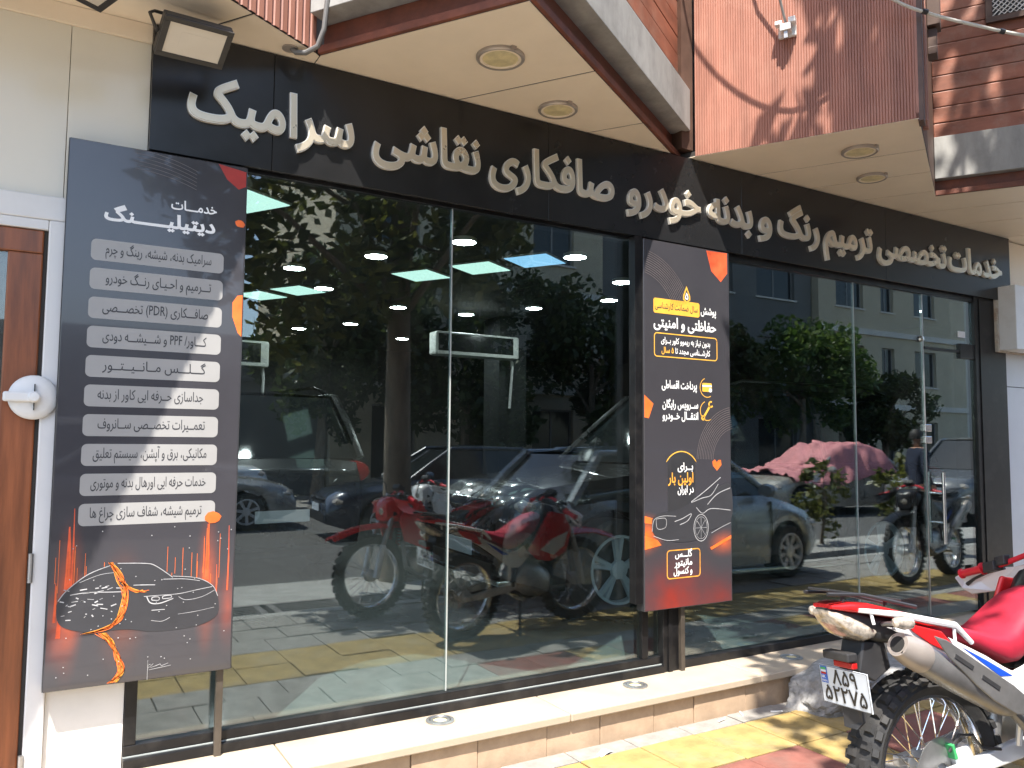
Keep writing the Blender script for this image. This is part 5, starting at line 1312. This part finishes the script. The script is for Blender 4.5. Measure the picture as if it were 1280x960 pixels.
    for s in (-1, 1):
        MB().tube([(-.235, s * .08, .858), (-.248, s * .165, .872)], .008, 8).build('indicator_stalk', 'dull_steel', t, smooth=True)
        MB().lathe([(.0005, -.042), (.016, -.036), (.023, 0), (.018, .034), (.0005, .042)], axis='X', n=14).build('indicator', 'lamp_clear', t, smooth=True, xf=Matrix.Translation((-.262, s * .195, .878)) @ Matrix.Rotation(.12, 4, 'Y'))
        # grab rail, white
        MB().tube([(-.335, s * .075, .912), (-.20, s * .118, .893), (-.06, s * .128, .862), (.06, s * .128, .838), (.14, s * .126, .77)], [.008, .011, .013, .013, .009], 8).build('grab_rail', 'moto_white', t, smooth=True)
        MB().tube([(-.29, s * .085, .905), (-.285, s * .09, .862)], .006, 6).build('rail_post', 'moto_white', t, smooth=True)
        MB().tube([(.055, s * .128, .838), (.055, s * .128, .775)], .006, 6).build('rail_post', 'moto_white', t, smooth=True)
    side_panel(t, [(-.19, .866), (-.02, .824), (.005, .80), (.055, .744), (.03, .738), (-.08, .785), (-.155, .832)], .132, .008, 'moto_red', 'tail_side_panel')
    side_panel(t, [(-.21, .845), (-.155, .830), (-.08, .783), (.03, .736), (.056, .742), (.02, .80), (.10, .765), (.20, .72), (.29, .672), (.335, .652), (.40, .668), (.47, .70), (.53, .62), (.44, .53), (.345, .535), (.24, .605), (.10, .69), (-.02, .762), (-.15, .838)], .122, .010, 'moto_white', 'side_panel')
    side_panel(t, [(.085, .758), (.20, .703), (.325, .638), (.262, .642), (.18, .695)], .1325, .0015, 'moto_blue', 'blue_stripe', bev=0)
    # seat
    sec_loft(t, [(-.10, .06, .838, .880), (-.05, .085, .818, .872), (.08, .118, .772, .838), (.18, .128, .745, .812), (.27, .130, .700, .790), (.34, .130, .668, .784), (.40, .128, .668, .800), (.46, .12, .690, .838), (.53, .112, .72, .882), (.60, .105, .76, .915), (.68, .08, .80, .935), (.72, .05, .85, .93)], 'seat_red', 'seat', n=24, sq=.55)
    # tank and shrouds
    sec_loft(t, [(.44, .07, .64, .72), (.54, .10, .62, .80), (.64, .115, .62, .90), (.72, .125, .66, 1.0), (.80, .11, .70, .99), (.84, .05, .76, .92)], 'moto_black', 'fuel_tank', n=18, sq=.7)
    side_panel(t, [(.50, .66), (.60, .80), (.70, .96), (.86, .93), (.95, .80), (.90, .62), (.74, .56), (.60, .58)], .135, .022, 'moto_red', 'tank_shroud', bev=.01)
    side_panel(t, [(.62, .66), (.76, .61), (.87, .68), (.90, .79), (.74, .74)], .158, .003, 'moto_white', 'shroud_stripe', bev=0)
    # fork, front wheel, front fender
    FA = Vector((1.16, 0, .35))
    moto_wheel(t, FA, .345, .095, steer=.12, nspoke=28)
    for s in (-1, 1):
        MB().tube([(1.165, s * .085, .33), (1.08, s * .085, .60)], .028, 12).build('fork_leg', 'alloy', t, smooth=True)
        MB().tube([(1.08, s * .085, .60), (.88, s * .085, 1.03)], .021, 12).build('fork_tube', 'dull_steel', t, smooth=True)
    for z in (.86, 1.0): MB().obox((.88 + (1.0 - z) * .45, 0, z), (.04, 0, .0), (0, .12, 0), (0, 0, .018)).build('fork_clamp', 'plastic_black', t, bevel=.008)
    rings = []
    for k in range(11):
        f = k / 10; u = .84 + .72 * f; z = .775 + .035 * math.sin(f * PI) - .05 * f - .06 * max(0, f - .7); w = .045 + .05 * math.sin(min(1, f * 1.4 + .15) * PI * .9) ** .7
        rings.append([Vector((u, y_, z - .035 * (y_ / w) ** 2)) for y_ in (-w, -w * .6, -w * .2, w * .2, w * .6, w)] + [Vector((u, y_, z - .01 - .035 * (y_ / w) ** 2)) for y_ in (w, w * .6, w * .2, -w * .2, -w * .6, -w)])
    MB().loft(rings).build('front_fender', 'moto_red', t, smooth=True)
    sec_loft(t, [(.90, .13, .78, 1.0), (.97, .12, .78, 1.01), (1.03, .08, .80, .96)], 'moto_white', 'headlight_cowl', n=16, sq=.6)
    MB().lathe([(.0005, .02), (.05, .012), (.062, 0)], c=(1.015, 0, .88), axis='X', n=20).build('headlight', 'lamp_clear', t, smooth=True)
    # handlebar, turned a little to the left
    MB().tube([(.764, .38, .949), (.762, .26, .981), (.776, .19, 1.0), (.80, .09, 1.045), (.815, 0, 1.05), (.86, -.09, 1.045), (.90, -.19, 1.0), (.93, -.28, .985), (.965, -.39, .96)], .0115, 10).build('handlebar', 'grip_red', t, smooth=True)
    for pp in ([(.764, .385, .948), (.762, .27, .979)], [(.967, -.395, .958), (.93, -.285, .985)]):
        a, b = Vector(pp[0]), Vector(pp[1])
        MB().tube([a, a.lerp(b, .06), a.lerp(b, .07), a.lerp(b, .5), a.lerp(b, .92), a.lerp(b, .93), b], [.022, .022, .017, .0165, .0175, .026, .026], 14).build('grip', 'grip_red', t, smooth=True)
        c = a.lerp(b, 1.35)
        MB().obox(c, (b - a).normalized() * .03, (0.025, 0, 0), (0, 0, .022)).build('switch_block', 'plastic_black', t, bevel=.006)
        MB().obox(a.lerp(b, 1.75) + Vector((.01, 0, .015)), (b - a).normalized() * .025, (0.022, 0, 0), (0, 0, .02)).build('lever_perch', 'plastic_black', t, bevel=.005)
    MB().tube([(.795, .385, .901), (.79, .34, .93), (.79, .27, .962), (.80, .20, .985)], [.009, .006, .0065, .009], 8).build('brake_lever', 'plastic_black', t, smooth=True)
    MB().tube([(1.0, -.39, .915), (.99, -.33, .94), (.97, -.22, .985)], [.009, .006, .009], 8).build('brake_lever', 'plastic_black', t, smooth=True)
    gp = [(.765, .425, .930), (.795, .415, .880), (.822, .39, .854), (.85, .30, .872), (.855, .22, .905), (.85, .13, .99), (.855, .11, 1.01), (.865, .2, .985), (.86, .3, .975), (.82, .40, .955)]
    for s in (1, -1):
        P_ = [Vector(p) if s > 0 else Vector((p[0] + .12 + .05 * (p[1] / .4), -p[1], p[2])) for p in gp]
        MB().prism(P_, (.012, .004 * s, 0)).build('hand_guard', 'moto_white', t, bevel=.005)
    MB().obox((.83, 0, 1.075), (.03, 0, .02), (0, .05, 0), (-.01, 0, .02)).build('instrument', 'plastic_black', t, bevel=.008)
    for s in (-1, 1):
        MB().tube([(.80, s * .20, 1.0), (.79, s * .24, 1.12), (.79, s * .28, 1.15)], .005, 6).build('mirror_stalk', 'plastic_black', t, smooth=True) if not plate else None
    # luggage rack
    for s in (-1, 1):
        MB().tube([(-.45, s * .055, .972), (-.30, s * .065, .962), (-.06, s * .075, .905)], .007, 6).build('rack_rail', 'plastic_black', t, smooth=True)
    MB().obox((-.27, 0, .957), (.17, 0, -.028), (0, .05, 0), (.001, 0, .004)).build('rack_plate', 'plastic_black', t, bevel=.002)
    for u in (-.36, -.16): MB().tube([(u, -.03, .955 if u < -.3 else .935), (u, -.03, .91)], .008, 6).build('rack_foot', 'plastic_black', t)
    # mud guard, reflector, number plate
    MB().prism([(-.30, -.05, .80), (-.20, -.05, .79), (-.18, -.05, .70), (-.26, -.05, .66), (-.33, -.05, .70)], (0, .10, 0)).build('mud_guard', 'plastic_black', t, bevel=.006)
    MB().obox((-.365, .0, .752), (.022, 0, 0), (0, .06, 0), (0, 0, .015)).build('lamp_bar', 'plastic_black', t, bevel=.005)
    MB().obox((-.352, -.01, .722), (.012, 0, 0), (0, .045, 0), (0, 0, .011)).build('reflector', 'lamp_red', t, bevel=.004)
    MB().prism([(-.335, -.045, .69), (-.325, -.045, .53), (-.345, -.03, .505), (-.345, .03, .505), (-.325, .045, .53), (-.335, .045, .69)], (.012, 0, 0)).build('mud_flap', 'plastic_black', t, bevel=.003)
    if plate:
        np_ = MB().obox((-.352, 0, .64), (.002, 0, .0), (0, .112, 0), (-.006, 0, .066)).build('number_plate', 'plate_white', t, bevel=.0015)
        PM = Matrix.Translation((-.3545, 0, .64)) @ Matrix(((0, 1, 0, 0), (-1, 0, 0, 0), (0, 0, 1, 0), (0, 0, 0, 1))) @ Matrix.Rotation(R(5.2), 4, 'X')
        # plate space: x to the right seen from behind, z up, -y towards the viewer
        xfp = lambda: PM
        for pts_, m_ in (([(-.106, .004), (-.074, .004), (-.074, .062), (-.106, .062)], 'plate_blue'),):
            MB().poly(pts_, -.0008).build('blue_field', m_, np_, xf=PM)
        MB().poly([(-.103, .050), (-.078, .050), (-.078, .058), (-.103, .058)], -.0016).build('flag_stripe', 'plate_green', np_, xf=PM)
        MB().poly([(-.103, .042), (-.078, .042), (-.078, .0495), (-.103, .0495)], -.0016).build('flag_stripe', 'plate_white', np_, xf=PM)
        MB().poly([(-.103, .034), (-.078, .034), (-.078, .0415), (-.103, .0415)], -.0016).build('flag_stripe', 'lamp_red', np_, xf=PM)
        lettering('IR', -.102, -.084, .020, .010, -.0016, m='print_white', parent=np_, mtx=PM, bold=.01)
        lettering('IRAN', -.103, -.078, .008, .008, -.0016, m='print_white', parent=np_, mtx=PM, bold=.01)
        lettering('۸۵۹', -.052, .062, .008, .052, -.0010, m='moto_black', parent=np_, mtx=PM, bold=.02)
        lettering('۵۲۲۷۵', -.096, .096, -.052, .052, -.0010, m='moto_black', parent=np_, mtx=PM, bold=.02)
        fr_ = rrect(-.110, .110, -.064, .064, .006)
        MB().ribbon(fr_ + fr_[:2], .0016, -.0010).build('plate_border', 'moto_black', np_, xf=PM)
    else:
        MB().obox((-.352, 0, .64), (.002, 0, .0), (0, .112, 0), (-.006, 0, .066)).build('number_plate', 'plate_white', t, bevel=.0015)
    MB().tube([(.48, .11, .30), (.42, .20, .12), (.40, .235, 0.03)], [.011, .010, .012], 8).build('side_stand', 'plastic_black', t, smooth=True)
    return t
LEAN = R(5)
bk = make_bike('red and white trail motorcycle parked at the right with a number plate', bike_matrix(2.83, -1.875, G, R(-8), LEAN), group='motorcycles parked on the pavement')
rb = make_bike('red motorcycle reflected in the left window, front wheel turned left', bike_matrix(3.62, -3.2, G, R(164), R(4)), group='motorcycles parked on the pavement', plate=False)
for o in list(rb.children_recursive):
    if o.type == 'MESH' and o.data.materials[0].name == 'moto_white': o.data.materials[0] = MATS['moto_red']
    if o.type == 'MESH' and o.data.materials[0].name == 'seat_red': o.data.materials[0] = MATS['moto_black']
copy_tree(rb, bike_matrix(4.9, -5.7, 0.08, R(150), R(5)), 'white motorcycle reflected right of the glass joint', swap={'moto_red': 'moto_white'})
copy_tree(rb, bike_matrix(9.3, -1.9, G, R(170), R(5)), 'black motorcycle reflected in the glass door', swap={'moto_red': 'moto_black'})

# ------------------------------------------------------------------ trees
def tree(name, label, base, h, trunk_r, crown, n, leaf, lsize, seed, group=None, nl=7, lean=(0, 0), clumps=40, cat='tree', droop=0.2, low=(), cl_r=(.22, .42)):
    rg_ = random.Random(seed); x, y, z = base
    t = thing(name, label, cat, base, group=group)
    ccx, ccy, ccz, rx, ry, rz = crown           # crown centre (relative) and radii
    mb = MB()
    zt = ccz
    pts = [Vector((lean[0] * f + .06 * math.sin(3 * f + seed), lean[1] * f + .05 * math.cos(4 * f + seed), zt * f)) for f in [k / 7 for k in range(8)]]
    mb.tube(pts, [trunk_r * (1.25 if k == 0 else 1 - .09 * k) for k in range(8)], 12)
    mb.build('trunk', 'bark', t, smooth=True)
    cl = []
    for k in range(clumps):
        while True:
            p = Vector((rg_.uniform(-1, 1), rg_.uniform(-1, 1), rg_.uniform(-1, 1)))
            if 0.25 < p.length < 1: break
        cl.append((Vector((ccx + p.x * rx, ccy + p.y * ry, ccz + p.z * rz)), rg_.uniform(*cl_r)))
    for lx_, ly_, lz_, lr_ in low: cl += [(Vector((lx_, ly_, lz_)), lr_ / 2.4)] * (2 if lz_ < 6 else 1)
    for k in range(nl):
        c = (cl[k] if k % 2 or not low else cl[-2 * ((k // 2) % len(low)) - 1])[0]; a = pts[rg_.randrange(3, 7)]
        m_ = a.lerp(c, .5) + Vector((rg_.uniform(-.2, .2), rg_.uniform(-.2, .2), rg_.uniform(0, .3)))
        MB().tube([a, m_, c], [trunk_r * .32, trunk_r * .17, trunk_r * .04], 7).build('limb', 'bark', t, smooth=True)
    P = np.zeros((n * 4, 3)); rs = np.random.RandomState(seed)
    ci = rs.randint(0, len(cl), n)
    cen = np.array([tuple(c) for c, _ in cl])[ci]; cr = np.array([r for _, r in cl])[ci]
    d = rs.normal(size=(n, 3)); d /= np.linalg.norm(d, axis=1)[:, None]; d *= (rs.uniform(0, 1, n) ** .45)[:, None]
    pos = cen + d * cr[:, None] * np.array([rx, ry, rz])
    nr = rs.normal(size=(n, 3)); nr[:, 2] += .8; nr /= np.linalg.norm(nr, axis=1)[:, None]
    a = np.cross(nr, rs.normal(size=(n, 3))); a /= np.linalg.norm(a, axis=1)[:, None]; b = np.cross(nr, a)
    s = lsize * rs.uniform(.6, 1.3, n)[:, None]
    P[0::4] = pos - a * s; P[1::4] = pos - b * s * .55 + a * s * .1; P[2::4] = pos + a * s - nr * s * droop; P[3::4] = pos + b * s * .55 + a * s * .1
    me = bpy.data.meshes.new('crown')
    me.from_pydata([], [], []); me.vertices.add(n * 4); me.vertices.foreach_set('co', P.ravel())
    me.loops.add(n * 4); me.loops.foreach_set('vertex_index', np.arange(n * 4)); me.polygons.add(n)
    me.polygons.foreach_set('loop_start', np.arange(0, n * 4, 4)); me.polygons.foreach_set('loop_total', np.full(n, 4))
    me.update(); me.validate()
    me.materials.append(MATS[leaf])
    o = bpy.data.objects.new('crown', me); col.objects.link(o); o.parent = t
    return t
tree('street_tree', 'big plane tree at the kerb reflected in the left window', (3.5, -4.55, G - .02), 10, .17, (0.1, 0.35, 6.6, 2.0, 2.4, 3.2), 10500, 'leaf_plane', .10, 4, 'trees along the near kerb', nl=10, lean=(-.2, .1), clumps=46, cl_r=(.14, .29), low=[(-1.9, 0.1, 3.6, .6), (-1.2, -.2, 3.0, .6), (-.5, .2, 3.5, .6), (-1.6, -.5, 4.3, .7), (-.2, -.5, 4.4, .7), (.6, .1, 3.6, .5), (-2.4, -.2, 4.4, .6), (-.80, 1.75, 7.6, .34), (-.85, 2.0, 8.5, .34)])
tree('street_tree', 'plane tree at the kerb left of the camera', (-8.6, -4.6, G - .02), 9, .16, (0, -.4, 6.0, 2.1, 2.0, 2.6), 6000, 'leaf_plane', .10, 14, 'trees along the near kerb', clumps=30)
far = [((6.0, -15.6, .12), (0, 0, 4.0, 1.7, 1.6, 2.4), 'leaf_dark', 'dark tree across the street behind the silver sedan'), ((9.6, -15.0, .12), (0, 0, 3.9, 2.5, 1.8, 2.6), 'leaf_dark', 'dark tree across the street behind the tree trunk'), ((13.9, -15.2, .12), (0, 0, 4.0, 2.4, 1.8, 2.5), 'leaf_dark', 'leafy tree across the street above the white hatchback'),
       ((18.0, -15.0, .12), (0, 0, 3.7, 2.2, 1.6, 1.8), 'leaf_dark', 'tall dark tree reflected beside the centre board'), ((22.8, -15.0, .12), (0, 0, 3.9, 2.3, 1.7, 1.9), 'leaf_bright', 'bright leafy tree above the pink sheet'), ((27.6, -15.2, .12), (0, 0, 2.9, 1.8, 1.5, 1.5), 'leaf_dark', 'lower tree reflected before the cream apartments')]
for k, (b, c, lf, lab) in enumerate(far):
    tree('roadside_tree', lab, b, 7, .16, c, 7000, lf, .13, 30 + k, 'trees across the street', clumps=30)
for k, ((x, y), lab) in enumerate([((10.4, -4.5), 'leafy shrub in the kerb bed reflected left of the door'), ((12.3, -4.5), 'second leafy shrub in the kerb bed, farther right'), ((9.0, -4.6), 'low shrub in the kerb bed beside the blue grey car')]):
    tree('roadside_shrub', lab, (x, y, 0.08), 1.2, .03, (0, 0, .75 if k < 2 else .5, .55, .4, .55 if k < 2 else .35), 420, 'leaf_plane', .07, 60 + k, 'shrubs in the kerb bed', nl=6, clumps=16, cat='shrub')

# ------------------------------------------------------------------ houses across the street
def house(label, x0, x1, y, depth, h, m, wins, storey=3.2, z0=0.12, band=None, frame='window_frame'):
    t = thing('apartment_building', label, 'building', ((x0 + x1) / 2, y - depth / 2, z0), group='buildings across the street')
    # wall with real window openings: piers and spandrels
    rows_ = int((h - 0.6) // storey)
    xs_ = sorted(wins)
    edges = [x0] + [e for a, b in xs_ for e in (a, b)] + [x1]
    mb = MB()
    for i in range(0, len(edges), 2): mb.box(edges[i], edges[i + 1], y - .35, y, z0, z0 + h)
    for a, b in xs_:
        zz = z0
        for r_ in range(rows_):
            zl = z0 + r_ * storey + (0.95 if r_ else 0.15); zu = z0 + r_ * storey + 2.55
            mb.box(a, b, y - .35, y - .002, zz, zl); zz = zu
        mb.box(a, b, y - .35, y - .002, zz, z0 + h)
    mb.box(x0, x1, y - depth, y - .36, z0, z0 + h)
    mb.build('wall', m, t, world=True)
    for a, b in xs_:
        for r_ in range(rows_):
            zl = z0 + r_ * storey + (0.95 if r_ else 0.15); zu = z0 + r_ * storey + 2.55
            w = MB().box(a, b, y - .18, y - .14, zl, zl + .06).box(a, b, y - .18, y - .14, zu - .06, zu).box(a, a + .06, y - .18, y - .14, zl + .06, zu - .06).box(b - .06, b, y - .18, y - .14, zl + .06, zu - .06).box((a + b) / 2 - .03, (a + b) / 2 + .03, y - .18, y - .14, zl + .06, zu - .06).build('window', frame, t, world=True)
            MB().box(a + .06, b - .06, y - .17, y - .16, zl + .06, zu - .06).build('pane', 'window_dark', w, world=True)
            if r_: MB().box(a - .08, b + .08, y - .14, y + .06, zl - .07, zl - .005).build('sill', 'wall_cream', w, world=True)
    MB().box(x0 - .1, x1 + .1, y - depth, y + .18, z0 + h + .002, z0 + h + .3).build('roof_slab', 'wall_cream' if m != 'wall_grey' else 'wall_grey', t, world=True)
    for r_ in range(1, rows_ + 1):
        if band: MB().box(x0, x1, y + .003, y + .08, z0 + r_ * storey - .16, z0 + r_ * storey + .08).build('band', band, t, world=True)
    return t
house('dark stone apartment block reflected behind the left trees', -12, 6.9, -18.2, 9, 3.9, 'wall_grey', [(-9, -7.4), (-5, -3.4), (-1, .6), (2.6, 4.4)], band='wall_grey')
house('narrow beige apartment block reflected above the white hatchback', 7.0, 16.4, -18.0, 9, 16.6, 'wall_beige', [(8.2, 9.6), (11.0, 12.2), (13.6, 15.2)], band='wall_cream')
house('grey stone apartment block with large windows beside the centre board', 16.5, 27.4, -18.3, 9, 13.4, 'wall_grey', [(17.6, 19.6), (20.8, 22.9), (24.2, 26.4)], frame='window_frame')
house('cream and beige apartments reflected left of the glass door', 27.5, 38.0, -18.0, 10, 16.6, 'wall_beige', [(28.6, 30.4), (31.6, 32.5), (34.0, 35.6)], band='wall_cream')
house('pale apartment block farthest down the street', 38.1, 54, -18.2, 10, 13.4, 'wall_cream', [(39.5, 41.2), (43, 44.6), (47, 49), (51, 52.5)])

# ------------------------------------------------------------------ person reflected beside the door
def person(label, loc, rotz):
    J = dict(pel=(0, 0, .93), sp=(0, .01, 1.12), ch=(0, .0, 1.32), nk=(0, .01, 1.47), hd=(0, -.03, 1.58), tp=(0, -.02, 1.70),
             sl=(.18, .0, 1.40), el=(.24, .03, 1.13), wl=(.20, -.10, .93), hl=(.19, -.14, .86), sr=(-.18, .0, 1.40), er=(-.23, .03, 1.13), wr=(-.20, -.12, .95), hr=(-.17, -.18, .93),
             il=(.09, 0, .88), kl=(.10, -.02, .49), al=(.11, .02, .09), tl=(.12, -.16, .035), ir=(-.09, 0, .88), kr=(-.11, -.01, .49), ar_=(-.12, .04, .09), tr=(-.14, -.14, .035))
    RD = dict(pel=.15, sp=.135, ch=.155, nk=.055, hd=.085, tp=.07, sl=.075, el=.047, wl=.033, hl=.03, sr=.075, er=.047, wr=.033, hr=.03, il=.10, kl=.065, al=.045, tl=.035, ir=.10, kr=.065, ar_=.045, tr=.035)
    E = [('pel', 'sp'), ('sp', 'ch'), ('ch', 'nk'), ('nk', 'hd'), ('hd', 'tp'), ('ch', 'sl'), ('sl', 'el'), ('el', 'wl'), ('wl', 'hl'), ('ch', 'sr'), ('sr', 'er'), ('er', 'wr'), ('wr', 'hr'), ('pel', 'il'), ('il', 'kl'), ('kl', 'al'), ('al', 'tl'), ('pel', 'ir'), ('ir', 'kr'), ('kr', 'ar_'), ('ar_', 'tr')]
    fing = []
    for s, h in ((1, 'hl'), (-1, 'hr')):
        for k in range(5):
            b = Vector(J[h]); nmf = 'f%s%d' % (h, k)
            if k == 4: q = b + Vector((-.03 * s, -.04, -.01)); q2 = q + Vector((-.005 * s, -.02, -.03))
            else: q = b + Vector((.012 * s * (k - 1.5), -.035 - .004 * (1 - abs(k - 1.5)), -.045)); q2 = q + Vector((0, .005, -.035 + .006 * abs(k - 1.5)))
            J[nmf] = tuple(q); J[nmf + 'b'] = tuple(q2); RD[nmf] = .0095; RD[nmf + 'b'] = .008; E += [(h, nmf), (nmf, nmf + 'b')]
    ks = list(J); me = bpy.data.meshes.new('person')
    me.from_pydata([J[k] for k in ks], [(ks.index(a), ks.index(b)) for a, b in E], [])
    ob = bpy.data.objects.new('person_source', me); col.objects.link(ob)
    md = ob.modifiers.new('skin', 'SKIN'); sb = ob.modifiers.new('sub', 'SUBSURF'); sb.levels = 2; sb.render_levels = 2
    for i, k in enumerate(ks):
        sv = me.skin_vertices[0].data[i]; rr3 = RD[k]; sv.radius = (rr3, rr3 * (.72 if k in ('pel', 'sp', 'ch') else 1)); sv.use_root = (k == 'pel')
    dg = bpy.context.evaluated_depsgraph_get(); dg.update()
    m2 = bpy.data.meshes.new_from_object(ob.evaluated_get(dg)); bpy.data.objects.remove(ob)
    m2.materials.clear()
    for k in ('cloth_navy', 'cloth_dark', 'skin'): m2.materials.append(MATS[k])
    for p in m2.polygons:
        p.use_smooth = True; c = p.center
        p.material_index = 2 if (c.z > 1.46 or (abs(c.x) > .13 and c.z < .96 and c.z > .7)) else (0 if c.z > .90 else 1)
    m2.name = 'person'
    o = bpy.data.objects.new('person', m2); col.objects.link(o); o.location = loc; o.rotation_euler = (0, 0, rotz); tag(o, label, 'person')
    hm = MB(); hm.lathe([(.0005, .105), (.05, .095), (.085, .055), (.098, .0), (.095, -.04)], n=20).build('hair', 'hair', o, smooth=True, xf=Matrix.Translation((0, .012, 1.625)))
    for s in (-1, 1):
        MB().lathe([(.0005, -.012), (.01, -.006), (.011, .004), (.0005, .012)], axis='Y', n=10).build('eye', 'plate_white', o, smooth=True, xf=Matrix.Translation((s * .033, -.112, 1.60)))
    MB().lathe([(.012, -.02), (.018, 0.01), (.0005, .035)], n=8).build('nose', 'skin', o, smooth=True, xf=Matrix.Translation((0, -.118, 1.565)))
    return o
person('person in dark navy clothes standing on the pavement reflected beside the door', (10.6, -3.1, G), R(120))
